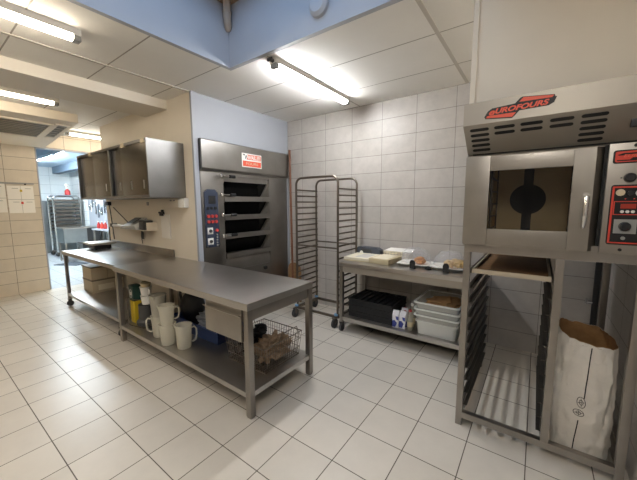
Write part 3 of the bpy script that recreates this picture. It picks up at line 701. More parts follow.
# on the trolley's lower shelf
def crate(label, z, h, top):
    t = thing('plastic_crate', label, 'crate', (-1.585, 3.46, z), 'stacked black crates'); 
    w, d = .285, .235
    b = B()
    b.box(-w, -d, 0, w, d, .012)
    for x0, y0, x1, y1 in ((-w, -d, w, -d+.012), (-w, d-.012, w, d), (-w, -d+.012, -w+.012, d-.012), (w-.012, -d+.012, w, d-.012)): b.box(x0, y0, .012, x1, y1, h-.002)
    obj('shell', b, M['crate'], t)
    r = B()
    for x0, y0, x1, y1 in ((-w-.008, -d-.008, w+.008, -d), (-w-.008, d, w+.008, d+.008), (-w-.008, -d, -w, d), (w, -d, w+.008, d)): r.box(x0, y0, h-.018, x1, y1, h-.002)
    obj('rim', r, M['crate'], t)
    if top:
        l = B()
        l.box(-w+.013, -d+.013, h-.03, w-.013, d-.013, h-.022)
        for k in range(7): l.box(-w+.05+k*.078, -d+.013, h-.022, -w+.068+k*.078, d-.013, h-.004)
        obj('ribbed_insert', l, M['crate'], t)
    return t
for k, nm in enumerate(('bottom', 'middle', 'topmost')): crate('black plastic crate, %s of the stack on the trolley shelf' % nm, ZS+k*.078, .078, k == 2)
def carton(label, x, y, rz, red):
    t = thing('drink_carton', label, 'carton', (x, y, ZS), 'drink cartons on the trolley shelf', rz)
    obj('carton_body', B().box(-.036, -.036, 0, .036, .036, .145, .002), M['carton'], t)
    obj('gable_top', B().prism([(-.036, .145), (.036, .145), (.006, .185), (.006, .2), (-.006, .2), (-.006, .185)], 'x', -.036, .036), M['carton'], t)
    p = B()
    p.prism([(-.036, .01), (.0, .01), (.02, .06), (-.01, .09), (-.036, .08)], 'y', -.0372, -.036).prism([(.01, .10), (.036, .09), (.036, .135), (.0, .135)], 'y', -.0372, -.036)
    p.prism([(-.036, .03), (.036, .0), (.036, .07), (-.01, .09)], 'x', .036, .0372)
    obj('printed_panel', p, M['cartonb'], t, label='blue print')
    if red: obj('screw_cap', B().cyl((-.0, 0.02, .16), (.0, .05, .185), .016), M['cartonr'], t, label='red cap')
    return t
carton('white and blue drink carton nearest the black crates', -1.245, 3.235, .1, False)
carton('white and blue drink carton beside the clear bottle', -1.165, 3.25, -.1, True)
carton('red capped drink carton standing behind the other cartons', -1.19, 3.36, .2, True)
def bottle(label, x, y, s=1., cap='cartonr'):
    t = thing('plastic_bottle', label, 'bottle', (x, y, ZS), 'bottles on the trolley shelf')
    obj('bottle_body', B().lathe([(.032*s, 0), (.034*s, .01), (.034*s, .11*s), (.03*s, .14*s), (.014*s, .18*s), (.013*s, .21*s), (0, .212*s)], seg=18), M['bottle'], t)
    obj('bottle_cap', B().cyl((0, 0, .208*s), (0, 0, .232*s), .016*s), M[cap], t)
    obj('paper_label', B().lathe([(.0345*s, .04), (.0352*s, .042), (.0352*s, .095*s), (.0345*s, .097*s)], seg=18, cap=False), M['cream3'], t)
    return t
bottle('clear bottle with cream label between cartons and white tub', -1.085, 3.245)
bottle('taller clear bottle behind the one with cream label', -1.10, 3.345, 1.18, 'white')

def tub(label, z, h, m, lid=False, w=.205, d=.26):
    t = thing('storage_tub', label, 'tub', (-.80, 3.45, z), 'stacked tubs on the trolley shelf')
    rr = lambda w, d, z, r=.035: [(sx*(w-r)+r*math.cos(a), sy*(d-r)+r*math.sin(a), z) for sx, sy, a0 in ((1, 1, 0), (-1, 1, PI/2), (-1, -1, PI), (1, -1, 1.5*PI)) for a in (a0, a0+PI/6, a0+PI/3, a0+PI/2)]
    q = .94
    obj('tub_wall', B().loft([rr(w*q-.006, d*q-.006, .006), rr(w*q, d*q, 0), rr(w, d, h-.012), rr(w-.005, d-.005, h-.012), rr(w*q-.005, d*q-.005, .005)][1:], True, True), m, t)
    rim = B(); rim.loft([rr(w, d, h-.014), rr(w+.013, d+.013, h-.014), rr(w+.013, d+.013, h), rr(w-.004, d-.004, h), rr(w-.004, d-.004, h-.014)], True, False)
    obj('rim', rim, M['tub'], t)
    return t
tub('white opaque tub at the bottom of the tub stack', ZS, .155, M['tub'])
zz = ZS+.155
for k in range(3):
    tub('clear tub, %s in the stack on the white tub' % ('lowest', 'middle', 'topmost')[k], zz+.001, .066 if k < 2 else .072, M['clear'], w=.222, d=.27); zz += .067
bp = B((-.80, 3.45, zz-.06))
bp.blob((-.77, 3.46, zz-.035), (.16, .19, .05), .35, 7, 3, 5)
for v in bp.bm.verts: v.co.z = max(v.co.z, -.002); v.co.x = min(max(v.co.x, -.19), .19); v.co.y = min(max(v.co.y, -.23), .23)
tag(obj('wrapping_paper', bp, M['cardbrown']), 'crumpled brown paper lying in the topmost clear tub', 'paper')
gl = thing('tub_lid', 'pale lid standing on edge at the end of the tub stack', 'lid', (-.545, 3.4, ZS)); o = gl.location
obj('lid_panel', B(o).hexa([(-.575, 3.20, ZS), (-.565, 3.20, ZS), (-.565, 3.62, ZS), (-.575, 3.62, ZS), (-.535, 3.20, ZS+.28), (-.525, 3.20, ZS+.28), (-.525, 3.62, ZS+.28), (-.535, 3.62, ZS+.28)]), M['tub'], gl)
obj('lid_edge', B(o).hexa([(-.577, 3.19, ZS+.0), (-.563, 3.19, ZS), (-.563, 3.20, ZS), (-.577, 3.20, ZS), (-.537, 3.19, ZS+.285), (-.523, 3.19, ZS+.285), (-.523, 3.20, ZS+.285), (-.537, 3.20, ZS+.285)]), M['device'], gl)

# ------------------------------------------------------------------ oven stand, convection oven, hood
sd = thing('oven_stand', 'steel oven stand with tray runners on one side', 'oven stand', (.045, 2.75, 0)); o = sd.location
X0, X1, Y0, Y1, H = -.395, .492, 2.245, 3.26, 1.33
for x, y in ((X0, Y0), (X1-.042, Y0), (X0, Y1-.042), (X1-.042, Y1-.042)):
    obj('leg', B(o).box(x, y, 0, x+.042, y+.042, H-.05, .003), M['steel_v'], sd)
obj('divider_post', B(o).box(.104, Y0, .105, .146, Y0+.042, H-.05, .003), M['steel_v'], sd)
obj('divider_post', B(o).box(.104, Y1-.042, .105, .146, Y1, H-.05, .003), M['steel_v'], sd)
obj('top_frame', B(o).box(X0, Y0, H-.05, X1, Y0+.042, H, .003).box(X0, Y1-.042, H-.05, X1, Y1, H, .003).box(X0, Y0+.042, H-.05, X0+.042, Y1-.042, H).box(X1-.042, Y0+.042, H-.05, X1, Y1-.042, H).box(.104, Y0+.042, H-.05, .146, Y1-.042, H), M['steel'], sd)
obj('bottom_frame', B(o).box(X0+.042, Y0, .06, X1-.042, Y0+.042, .105, .003).box(X0, Y0+.042, .06, X0+.042, Y1-.042, .105).box(X1-.042, Y0+.042, .06, X1, Y1-.042, .105).box(.104, Y0+.042, .06, .146, Y1-.042, .105), M['steel'], sd)
zr = [1.135, 1.03, .925, .82, .725, .63, .535, .44, .345, .25, .155]
for z in zr:
    for xw, s in ((X0+.042, 1), (.104, -1)):
        a, c = (xw, xw+.026*s)
        obj('runner', B(o).box(min(a, a+.004*s), Y0+.03, z-.004, max(a, a+.004*s), Y1-.03, z+.03).box(min(a, c), Y0+.03, z-.006, max(a, c), Y1-.03, z-.002), M['runner'], sd)
for x in (X0+.02, .125):
    pass
tray = thing('baking_tray', 'baking tray slid into the top runners of the stand', 'tray', (-.123, 2.75, 1.133)); o = tray.location
x0, x1, y0, y1, zt = -.342, .092, 2.262, 3.22, 1.134
obj('tray_rim', B(o).box(x0, y0, zt, x1, y0+.012, zt+.03, .003).box(x0, y1-.012, zt, x1, y1, zt+.03).box(x0, y0+.012, zt, x0+.012, y1-.012, zt+.03).box(x1-.012, y0+.012, zt, x1, y1-.012, zt+.03), M['trayw'], tray)
obj('tray_bed', B(o).box(x0+.012, y0+.012, zt, x1-.012, y1-.012, zt+.012), M['trayin'], tray, label='brown baked-on tray bed')

ov = thing('convection_oven', 'convection oven with glass door standing on the steel stand', 'oven', (.05, 2.7, H)); o = ov.location
YO = 2.2; z0, z1 = 1.332, 1.915
body = B(o).box(-.40, YO+.012, z0, .52, 3.15, z0+.04).box(-.40, YO+.03, z1-.04, .52, 3.15, z1).box(-.40, YO+.03, z0+.04, -.30, 3.15, z1-.04).box(.21, YO+.03, z0+.04, .52, 3.15, z1-.04).box(-.30, 3.05, z0+.04, .21, 3.15, z1-.04)
obj('body', body, M['steel_ov2'], ov)
cav = obj('cavity', B(o).box(-.299, 2.72, z0+.041, .209, 2.73, z1-.041).box(-.299, YO+.05, z0+.041, -.29, 2.72, z1-.041).box(.20, YO+.05, z0+.041, .209, 2.72, z1-.041).box(-.29, YO+.05, z0+.041, .20, 2.72, z0+.05), M['cavity'], ov, label='brown baked interior')
fg = B(o)
fg.tubep([(-.07, 2.712, 1.635), (-.07, 2.722, 1.635)], .11, 28)
fg.box(-.10, 2.712, z0+.05, -.04, 2.719, z1-.041)
obj('fan_guard', fg, M['fan'], cav)
for x in (-.26, .17):
    rb = B(o)
    for k in range(5): rb.box(x-.006, YO+.10, 1.43+k*.085, x+.006, 2.68, 1.438+k*.085)
    rb.box(x-.005, YO+.10, 1.38, x+.005, YO+.11, 1.86).box(x-.005, 2.67, 1.38, x+.005, 2.68, 1.86)
    obj('shelf_rail', rb, M['tube'], cav)
door = B(o)
door.box(-.402, YO, z0+.008, -.262, YO+.03, 1.905, .004)
door.box(-.262, YO+.004, 1.81, .142, YO+.03, 1.897, .004)
door.box(-.262, YO+.004, z0+.02, .142, YO+.03, 1.446, .004)
door.prism([(.142, YO+.002), (.232, YO-.006), (.266, YO+.03), (.142, YO+.03)], 'z', z0+.012, 1.903)
dd = obj('door', door, M['steel_ov2'], ov)
dgl = film('oven_door_glass', lin(26, 26, 26), .8, .04, 0.)
obj('door_glass', B(o).box(-.262, YO+.014, 1.446, .142, YO+.02, 1.81), dgl, dd, smooth=False, label='dark see-through glass')
hh = obj('handle', B(o).tubep([(.205, YO-.006, 1.64), (.205, YO-.035, 1.635), (.205, YO-.042, 1.60), (.203, YO-.042, 1.50), (.203, YO-.028, 1.475)], [.012, .013, .013, .011, .008], 12), M['chrome'], dd, label='chrome handle')
obj('handle_plate', B(o).box(.19, YO-.0085, 1.462, .221, YO-.003, 1.655, .002), M['steel_ov2'], dd)
obj('shadow_gap', B(o).box(.266, YO+.02, z0+.01, .28, YO+.031, z1-.005), M['blackslot'], ov, label='black gap beside the door')
pn = obj('control_column', B(o).box(.28, YO, z0+.008, .52, YO+.03, z1-.004, .003), M['steel_ov2'], ov)
yf = YO
def rrect(x0, x1, z0, z1, r=.012):
    return [(cx+r*math.cos(a), cz+r*math.sin(a)) for cx, cz, a0 in ((x1-r, z1-r, 0), (x0+r, z1-r, PI/2), (x0+r, z0+r, PI), (x1-r, z0+r, 1.5*PI)) for a in (a0, a0+PI/6, a0+PI/3, a0+PI/2)]
lb = obj('logo_sticker', B(o).prism(rrect(.297, .515, 1.808, 1.876), 'y', yf-.0015, yf), M['blackslot'], pn, label='black and red sticker')
obj('red_field', B(o).prism(rrect(.305, .515, 1.815, 1.869, .008), 'y', yf-.0022, yf-.0015), M['red'], lb)
obj('dark_field', B(o).prism([(.312, 1.852), (.335, 1.86), (.51, 1.86), (.51, 1.852), (.36, 1.852), (.356, 1.848), (.318, 1.848)], 'y', yf-.0028, yf-.0022).prism([(.312, 1.82), (.51, 1.82), (.51, 1.836), (.37, 1.836), (.36, 1.826), (.312, 1.826)], 'y', yf-.0028, yf-.0022), M['blackslot'], lb)
letters('lettering', 'EUROFOURS', .02, frame_mtx(Vector((.42, yf-.0029, 1.844))-o, (1, 0, 0), (0, 0, 1)), M['redlt'], lb, .0003, .2, .0005, fit=.17)
kn = obj('knob', B(o).tubep([(.368, yf, 1.735), (.368, yf-.02, 1.735), (.368, yf-.026, 1.735)], [.024, .022, .016], 18), M['black'], pn, label='black knob')
for x in (.336, .40): obj('screw', B(o).cyl((x, yf, 1.735), (x, yf-.003, 1.735), .004, 8), M['devdk'], pn)
obj('screw', B(o).cyl((.378, yf, 1.895), (.378, yf-.004, 1.895), .009, 10), M['blackslot'], pn)
obj('screw', B(o).cyl((.36, yf, 1.362), (.36, yf-.004, 1.362), .008, 10), M['blackslot'], pn)
cpn = obj('control_panel', B(o).prism(rrect(.302, .515, 1.388, 1.70), 'y', yf-.0015, yf), M['blackslot'], pn, label='black control panel with red border')
bd = B(o)
for a in ((.308, .316, 1.396, 1.692), (.316, .515, 1.684, 1.692), (.316, .515, 1.396, 1.402)): bd.box(a[0], yf-.0022, a[2], a[1], yf-.0015, a[3])
obj('red_border', bd, M['red'], cpn)
obj('button', B(o).tubep([(.338, yf, 1.660), (.338, yf-.016, 1.660)], .017, 18), M['tape'], cpn, label='cream button')
obj('button', B(o).tubep([(.376, yf, 1.657), (.376, yf-.012, 1.657)], .012, 16), M['black'], cpn)
obj('dial', B(o).tubep([(.412, yf, 1.657), (.412, yf-.01, 1.657)], .018, 18), M['white'], cpn)
fl_ = B(o)
for a in ((.318, .45, 1.612, 1.616), (.318, .45, 1.545, 1.549), (.318, .322, 1.549, 1.612)): fl_.box(a[0], yf-.0022, a[2], a[1], yf-.0015, a[3])
obj('red_border', fl_, M['red'], cpn)
dp = obj('display', B(o).box(.345, yf-.004, 1.578, .402, yf-.0015, 1.602), mat('red_display', lin(96, 18, 12), .3, emit=(1, .08, .03, 1), es=.12), cpn, label='dull red display')
for x in (.352, .372, .392): obj('button', B(o).tubep([(x, yf-.001, 1.562), (x, yf-.006, 1.562)], .0075, 12), M['white'], cpn)
for x in (.36, .392): obj('indicator', B(o).tubep([(x, yf-.001, 1.628), (x, yf-.004, 1.628)], .003, 8), M['red'], cpn)
pp2 = obj('dial_plate', B(o).box(.326, yf-.003, 1.448, .412, yf-.0015, 1.522), M['device'], cpn)
obj('dial', B(o).tubep([(.368, yf-.002, 1.485), (.368, yf-.022, 1.485), (.368, yf-.026, 1.485)], [.024, .022, .016], 18), M['black'], pp2, label='black dial')
obj('key_switch', B(o).tubep([(.366, yf-.001, 1.424), (.366, yf-.008, 1.424)], .009, 14), M['device'], cpn)

hd = thing('extractor_hood', 'wedge-fronted steel extractor hood with slots and red logo', 'hood', (.06, 2.2, 1.92)); o = hd.location
X0, X1 = -.395, XR-.003
obj('shell', B(o).prism([(2.02, 2.063), (2.02, 2.187), (2.16, 2.187), (3.2, 2.187), (3.2, 1.9165), (2.24, 1.9165), (2.205, 1.921)], 'x', X0, X1), M['hood'], hd)
obj('dark_edge', B(o).box(X0+.03, 2.206, 1.9158, X1, 2.24, 1.921), M['blackslot'], hd)
dn = Vector((0, .185, -.142)).normalized(); nn = Vector((0, -.142, -.185)).normalized()
def slotpoly(x0, x1, t, r=.0108):
    """a capsule on the sloping face, t metres down from its upper edge"""
    pts = []
    for k in range(7): a = -PI/2+k*PI/6; pts.append((x1-r+r*math.cos(a), t+r*math.sin(a)))
    for k in range(7): a = PI/2+k*PI/6; pts.append((x0+r+r*math.cos(a), t+r*math.sin(a)))
    P = lambda x, tt, d: Vector((x, 2.02, 2.063))+dn*tt+nn*d
    b = B(o); A = [b._v(P(x, tt, -.001)) for x, tt in pts]; C = [b._v(P(x, tt, .0012)) for x, tt in pts]; n = len(pts)
    b.bm.faces.new(A[::-1]); b.bm.faces.new(C)
    for k in range(n): b.bm.faces.new((A[k], A[(k+1) % n], C[(k+1) % n], C[k]))
    return b
T5 = [.040, .080, .120, .160, .200]
for x0, x1, rows in ((-.363, -.263, T5), (-.237, -.136, T5[:2]), (-.111, -.010, T5[:2]), (.019, .118, T5[:2]), (.145, .247, T5)):
    for t_ in rows: obj('vent_slot', slotpoly(x0, x1, t_), M['blackslot'], hd, label='black vent slot')
sw = Vector((.345, 2.02, 2.063))+dn*.12
obj('switch', B(o).box(sw.x-.012, sw.y-.022, sw.z-.02, sw.x+.05, sw.y+.01, sw.z+.022, .004), M['black'], hd, label='black rocker switch')
# logo on the upright band
yl_ = 2.0185
lg = obj('logo', B(o).prism([(-.286, 2.098), (-.268, 2.128), (-.248, 2.140), (-.140, 2.147), (-.118, 2.172), (-.108, 2.176), (.030, 2.161), (.033, 2.150), (.040, 2.150), (.030, 2.122), (.008, 2.110), (-.118, 2.107), (-.138, 2.084), (-.150, 2.073), (-.280, 2.087)], 'y', yl_, yl_+.003), M['inkblk'], hd, smooth=False, label='black and red logo')
obj('logo_stripe', B(o).prism([(-.122, 2.151), (-.104, 2.172), (.028, 2.158), (.020, 2.148)], 'y', yl_-.0006, yl_).prism([(-.276, 2.091), (-.27, 2.102), (-.133, 2.100), (-.150, 2.079)], 'y', yl_-.0006, yl_), M['redlt'], lg, smooth=False)
letters('lettering', 'UROFOURS', .036, frame_mtx(Vector((-.111, yl_-.0008, 2.1235))-o, (1, 0, .03), (-.03, 0, 1)), M['redlt'], lg, .0004, .3, .0014, fit=.243)
letters('lettering', 'e', .046, frame_mtx(Vector((-.248, yl_-.0008, 2.1185))-o, (1, 0, .03), (-.03, 0, 1)), M['redlt'], lg, .0004, .3, .0014, fit=.03)
struct('wall_hood_boxing', B().box(-.378, 2.16, 2.187, XR, YW, CZ), M['cream'])
struct('trim_8', B().box(-.392, 2.15, 2.187, -.362, 2.19, CZ), M['cream'])

# pipe and flour sack under the oven
bp_ = thing('water_pipe', 'black vertical pipe with small valve in the corner behind the stand', 'pipe', (.50, 3.80, 0)); o = bp_.location
obj('pipe', B(o).cyl((.497, 3.805, 0), (.497, 3.805, 1.9), .024, 14), M['black'], bp_)
obj('valve', B(o).cyl((.475, 3.80, .655), (.425, 3.79, .655), .011, 10).cyl((.435, 3.792, .64), (.435, 3.792, .69), .012, 10), M['chrome'], bp_)
sk = thing('flour_sack', 'tall open white paper flour sack standing on the floor in the stand', 'sack', (.305, 2.53, 0)); o = sk.location
rings = []; n = 72; m = 44
def sackring(z, t, grow=0.):
    row = []
    for k in range(n):
        a = 2*PI*k/n
        ca, sa = math.cos(a), math.sin(a)
        e = .62
        wx = .142+.012*math.sin(t*PI)+grow; wy = .17+.015*math.sin(t*PI)+grow
        x = wx*math.copysign(abs(ca)**e, ca); y = wy*math.copysign(abs(sa)**e, sa)
        cr = (.009*noise.noise(Vector((ca*2.6, sa*2.6, z*6)))+.006*noise.noise(Vector((ca*5+z*6, sa*5, z*13+3)))+.0028*noise.noise(Vector((ca*12, sa*12-z*9, z*26+7))))
        if t < .2: cr *= 1.7
        f = 1+cr/.15
        zz_ = z
        if t > .97: zz_ = z + (.032*(-ca)) - .02*max(0, -sa) + .012*noise.noise(Vector((ca*5, sa*5, 9)))
        row.append((o.x+x*f, o.y+y*f, zz_))
    return row
for i in range(m+1):
    t = i/m; rings.append(sackring(.005+.775*t, t))
obj('paper_shell', B(o).loft(rings, True, False).loft([rings[0], [(o.x+(p[0]-o.x)*.05, o.y+(p[1]-o.y)*.05, .004) for p in rings[0]]], True, False), M['sack'], sk)
inner = [[(o.x+(p[0]-o.x)*.975, o.y+(p[1]-o.y)*.975, p[2]-(0 if i == 0 else 0)) for p in rings[m-i]] for i in range(0, 24)]
inner.append([(o.x+(p[0]-o.x)*.2, o.y+(p[1]-o.y)*.2, .44) for p in rings[m-24]])
obj('inner_lining', B(o).loft(inner, True, False), M['sackin'], sk, label='brown inner paper')
# stitched line and two oval marks on the front, lying on the surface
def front_pt(x, z, lift=.0015):
    t = min(max((z-.005)/.775, 0), 1)*m; i = min(int(t), m-1); f = t-i
    best = None
    for k in range(n):
        a = Vector(rings[i][k]).lerp(Vector(rings[i+1][k]), f); c = Vector(rings[i][(k+1) % n]).lerp(Vector(rings[i+1][(k+1) % n]), f)
        if (a.x-x)*(c.x-x) <= 0 and a.x != c.x:
            p = a.lerp(c, (x-a.x)/(c.x-a.x))
            if best is None or p.y < best.y: best = p
    return best-Vector((0, lift, 0)) if best else Vector((x, o.y-.17, z))
b = B(o)
b.tubep([front_pt(.318-.03*(1-(z/.8)), z) for z in [.755-.02*k for k in range(18)]], .0028, 6)
b.tubep([front_pt(.288-.02*(1-z/.3), z) for z in [.265-.02*k for k in range(13)]], .0028, 6)
obj('stitched_line', b, M['inkblk'], sk, label='black line down the front')
for cx, cz, rx, rz_, tilt in ((.292, .385, .020, .034, .1), (.284, .315, .026, .02, -.3)):
    b = B(o)
    oval = lambda s_: [front_pt(cx+s_*(rx*math.cos(a)*math.cos(tilt)-rz_*math.sin(a)*math.sin(tilt)), cz+s_*(rx*math.cos(a)*math.sin(tilt)+rz_*math.sin(a)*math.cos(tilt))) for a in [2*PI*k/24 for k in range(24)]]
    b.tubep(oval(1), .0016, 6, True); b.tubep(oval(.45), .0014, 6, True)
    b.tubep([front_pt(cx-rx*.8, cz-.004), front_pt(cx, cz), front_pt(cx+rx*.8, cz+.004)], .0013, 6)
    b.tubep([front_pt(cx+.002, cz-rz_*.8), front_pt(cx, cz), front_pt(cx-.002, cz+rz_*.8)], .0013, 6)
    obj('oval_mark', b, M['inkblk'], sk, label='black oval print')

# ------------------------------------------------------------------ things under the long work table
ZJ = .2025
def jug_parts(t, material, h=.235, rb=.058, rt=.074, hdl=0.):
    pr_ = [(rb-.004, .0), (rb, .004), (rt, h-.004), (rt+.004, h), (rt-.001, h), (rb-.004, .007), (0, .006)]
    obj('jug_body', B().lathe(pr_, seg=28), material, t)
    c, s_ = math.cos(hdl), math.sin(hdl)
    pts = [(rb+.014, h*.86), (rb+.04, h*.90), (rb+.058, h*.80), (rb+.058, h*.55), (rb+.048, h*.34), (rb+.02, h*.25), (rb+.002, h*.27)]
    obj('handle', B().tubep([(r*c, r*s_, z) for r, z in pts], .0085, 8), material, t)
    sp = hdl+PI
    obj('spout', B().hexa([((rt-.012)*math.cos(sp+.25), (rt-.012)*math.sin(sp+.25), h-.05), ((rt+.0)*math.cos(sp), (rt+.0)*math.sin(sp), h-.05), ((rt+.001)*math.cos(sp), (rt+.001)*math.sin(sp), h-.048), ((rt-.012)*math.cos(sp-.25), (rt-.012)*math.sin(sp-.25), h-.05),
                           ((rt+.002)*math.cos(sp+.25), (rt+.002)*math.sin(sp+.25), h), ((rt+.022)*math.cos(sp), (rt+.022)*math.sin(sp), h+.002), ((rt+.02)*math.cos(sp), (rt+.02)*math.sin(sp), h), ((rt+.002)*math.cos(sp-.25), (rt+.002)*math.sin(sp-.25), h)]), material, t)
GJ = 'plastic measuring jugs under the work table'
def jug(label, x, y, z, material='jug', **k):
    t = thing('measuring_jug', label, 'jug', (x, y, z), GJ); jug_parts(t, M[material], **k); return t
jug('milky jug, lower of the two stacked at the shelf edge', -2.97, 1.475, ZJ, hdl=.95, h=.215, rb=.066, rt=.08)
jug('milky jug, upper of the two stacked at the shelf edge', -2.97, 1.475, ZJ+.206, hdl=.85, h=.20)
jug('single milky jug standing nearest the drawer', -2.76, 1.525, ZJ, hdl=.75, h=.235, rb=.064, rt=.076)
jug('milky jug with handle turned to the dark pot, below another', -3.23, 1.52, ZJ, hdl=-2.15, h=.23, rb=.066, rt=.08)
jug('grey clear jug, topmost and tallest of the jug stacks', -3.23, 1.52, ZJ+.221, 'jug2', hdl=2.2, h=.235, rb=.066, rt=.082)
pt = thing('steel_pot', 'dark steel pot behind the jugs holding white cups', 'pot', (-3.68, 1.60, ZJ))
obj('pot_body', B().lathe([(.095, 0), (.115, .012), (.115, .05), (.09, .075), (.085, .235), (.09, .24), (.08, .24), (.08, .02), (0, .018)], seg=28), M['devdk'], pt)
obj('pot_lid', B().lathe([(.086, .2405), (.086, .246), (.03, .252), (0, .252)], seg=24), M['devdk'], pt)
def cup(label, z, r):
    t = thing('plastic_cup', label, 'cup', (-3.66, 1.595, z), 'white cups on the steel pot')
    obj('cup_body', B().lathe([(r*.8, 0), (r, .10), (r+.004, .102), (r-.004, .102), (r*.8-.004, .005), (0, .004)], seg=24), M['white'], t)
    obj('handle', B().tubep([(r*.88, 0, .08), (r*.88+.035, 0, .078), (r*.88+.035, 0, .03), (r*.82, 0, .025)], .006, 8), M['white'], t)
    return t
cup('white plastic cup standing directly on the dark pot', ZJ+.253, .06); cup('white plastic cup, upper one above the dark pot', ZJ+.357, .062)
cw = tag(obj('cream_bowl', B((-3.66, 1.595, ZJ+.46)).lathe([(.045, ZJ+.4601), (.056, ZJ+.50), (.04, ZJ+.52), (0, ZJ+.522)], (-3.66, 1.595, 0), 22), M['cream3']), 'small cream bowl upturned on the stacked white cups', 'bowl')
ds = thing('detergent_bottle', 'yellow and dark green bottle behind the table leg', 'bottle', (-3.86, 1.56, ZJ))
obj('bottle_body', B().box(-.055, -.045, 0, .055, .045, .27, .012), M['yellow'], ds)
obj('bottle_sleeve', B().box(-.06, -.05, .271, .06, .05, .46, .014), M['green'], ds, label='dark green upper half')
obj('bottle_print', B().tubep([(.03*math.cos(a), -.0505, .36+.05*math.sin(a)) for a in [2*PI*k/20 for k in range(20)]], .003, 6, True).box(-.02, -.0515, .34, .02, -.05, .38), M['paper2'], ds)
wf = thing('wire_hoop', 'thin steel wire hoop behind the table leg', 'wire', (-3.82, 1.44, ZJ)); o = wf.location
obj('wire', B(o).tubep([(-3.84, 1.455, .54), (-3.83, 1.455, .215), (-3.80, 1.455, .207), (-3.55, 1.50, .207), (-3.40, 1.52, .207)], .005, 8).tubep([(-3.84, 1.455, .54), (-3.66, 1.46, .535), (-3.52, 1.47, .56)], .005, 8), M['tube'], wf)
bc = thing('blue_crate', 'low blue plastic crate at the back of the shelf', 'crate', (-2.98, 1.93, ZJ)); o = bc.location
obj('crate_shell', B(o).box(-3.42, 1.74, ZJ, -2.52, 2.12, ZJ+.01).box(-3.42, 1.74, ZJ+.01, -2.52, 1.755, .33).box(-3.42, 2.105, ZJ+.01, -2.52, 2.12, .33).box(-3.42, 1.755, ZJ+.01, -3.405, 2.105, .33).box(-2.535, 1.755, ZJ+.01, -2.52, 2.105, .33), M['bluecr'], bc)
obj('crate_rim', B(o).box(-3.43, 1.73, .318, -2.51, 1.742, .332).box(-2.522, 1.742, .318, -2.51, 2.13, .332), M['bluecr'], bc)
bg = B((-2.80, 1.93, .215)).blob((-2.80, 1.93, .33), (.24, .15, .10), .35, 9, 4, 4.2)
for v in bg.bm.verts: v.co.z = max(v.co.z, 0); v.co.y = min(max(v.co.y, -.17), .17); v.co.x = min(max(v.co.x, -.28), .25)
tag(obj('plastic_bag', bg, M['bagfilm']), 'crumpled clear plastic bag bulging out of the blue crate', 'bag')
mx = thing('mixer_bowl', 'black domed kitchen machine standing in the blue crate', 'machine', (-3.27, 1.93, ZJ+.011)); o = mx.location
obj('dome', B(o).lathe([(.10, ZJ+.012), (.12, .30), (.15, .36), (.155, .43), (.13, .52), (.08, .58), (.03, .60), (0, .602)], (-3.255, 1.93, 0), 26, 1, .85), M['black'], mx)
obj('handle', B(o).tubep([(-3.42, 1.90, .45), (-3.475, 1.90, .52), (-3.465, 1.90, .64), (-3.40, 1.90, .66)], .014, 8), M['black'], mx)
# wire basket with cloths
wk = thing('wire_basket', 'wire basket on the lower shelf by the table end', 'basket', (-1.98, 1.86, ZJ)); o = wk.location
bx0, bx1, by0, by1, bz0, bz1 = -2.21, -1.75, 1.645, 2.08, ZJ+.004, .43
w = B(o)
for z, r in ((bz0, .004), (bz1, .005), ((bz0+bz1)/2-.04, .003), ((bz0+bz1)/2+.04, .003)):
    e = (z-bz0)*.10
    w.tubep([(bx0-e, by0-e, z), (bx1+e, by0-e, z), (bx1+e, by1+e, z), (bx0-e, by1+e, z)], r, 6, True)
e = (bz1-bz0)*.10
def wires(n, P, Q, P2, Q2):
    for k in range(n+1):
        t = k/n; a = Vector(P).lerp(Vector(Q), t); c = Vector(P2).lerp(Vector(Q2), t); w.cyl(a, c, .0022, 5)
wires(16, (bx0, by0, bz0), (bx1, by0, bz0), (bx0-e, by0-e, bz1), (bx1+e, by0-e, bz1))
wires(16, (bx0, by1, bz0), (bx1, by1, bz0), (bx0-e, by1+e, bz1), (bx1+e, by1+e, bz1))
wires(16, (bx0, by0, bz0), (bx0, by1, bz0), (bx0-e, by0-e, bz1), (bx0-e, by1+e, bz1))
wires(16, (bx1, by0, bz0), (bx1, by1, bz0), (bx1+e, by0-e, bz1), (bx1+e, by1+e, bz1))
wires(16, (bx0, by0, bz0), (bx1, by0, bz0), (bx0, by1, bz0), (bx1, by1, bz0))
obj('wire_cage', w, M['tube'], wk)
obj('handle', B(o).tubep([(bx1+e, 1.80, bz1), (bx1+e+.01, 1.82, .50), (bx1+e+.01, 2.02, .50), (bx1+e, 2.05, bz1)], .004, 6), M['tube'], wk)
obj('handle', B(o).tubep([(bx0-e, 1.74, bz1), (bx0-e-.01, 1.76, .50), (bx0-e-.01, 1.96, .50), (bx0-e, 1.98, bz1)], .004, 6), M['tube'], wk)
c1 = B((-1.95, 1.87, ZJ+.01)).blob((-1.90, 1.88, .31), (.125, .165, .09), .5, 11, 4, 6.6)
for v in c1.bm.verts: v.co.z = max(v.co.z, 0); v.co.y = min(max(v.co.y, -.21), .20); v.co.x = min(max(v.co.x, -.1), .19)
tag(obj('cleaning_cloth', c1, M['cloth']), 'crumpled brown cloth filling the wire basket', 'cloth')
c2 = B((-2.08, 1.80, .3)).blob((-2.09, 1.80, .36), (.075, .11, .085), .5, 9, 3, 1.6).blob((-2.02, 1.86, .455), (.05, .06, .05), .4, 9, 3, 4.6)
tag(obj('oven_glove', c2, M['blackcloth']), 'black cloth glove poking out of the wire basket', 'glove')

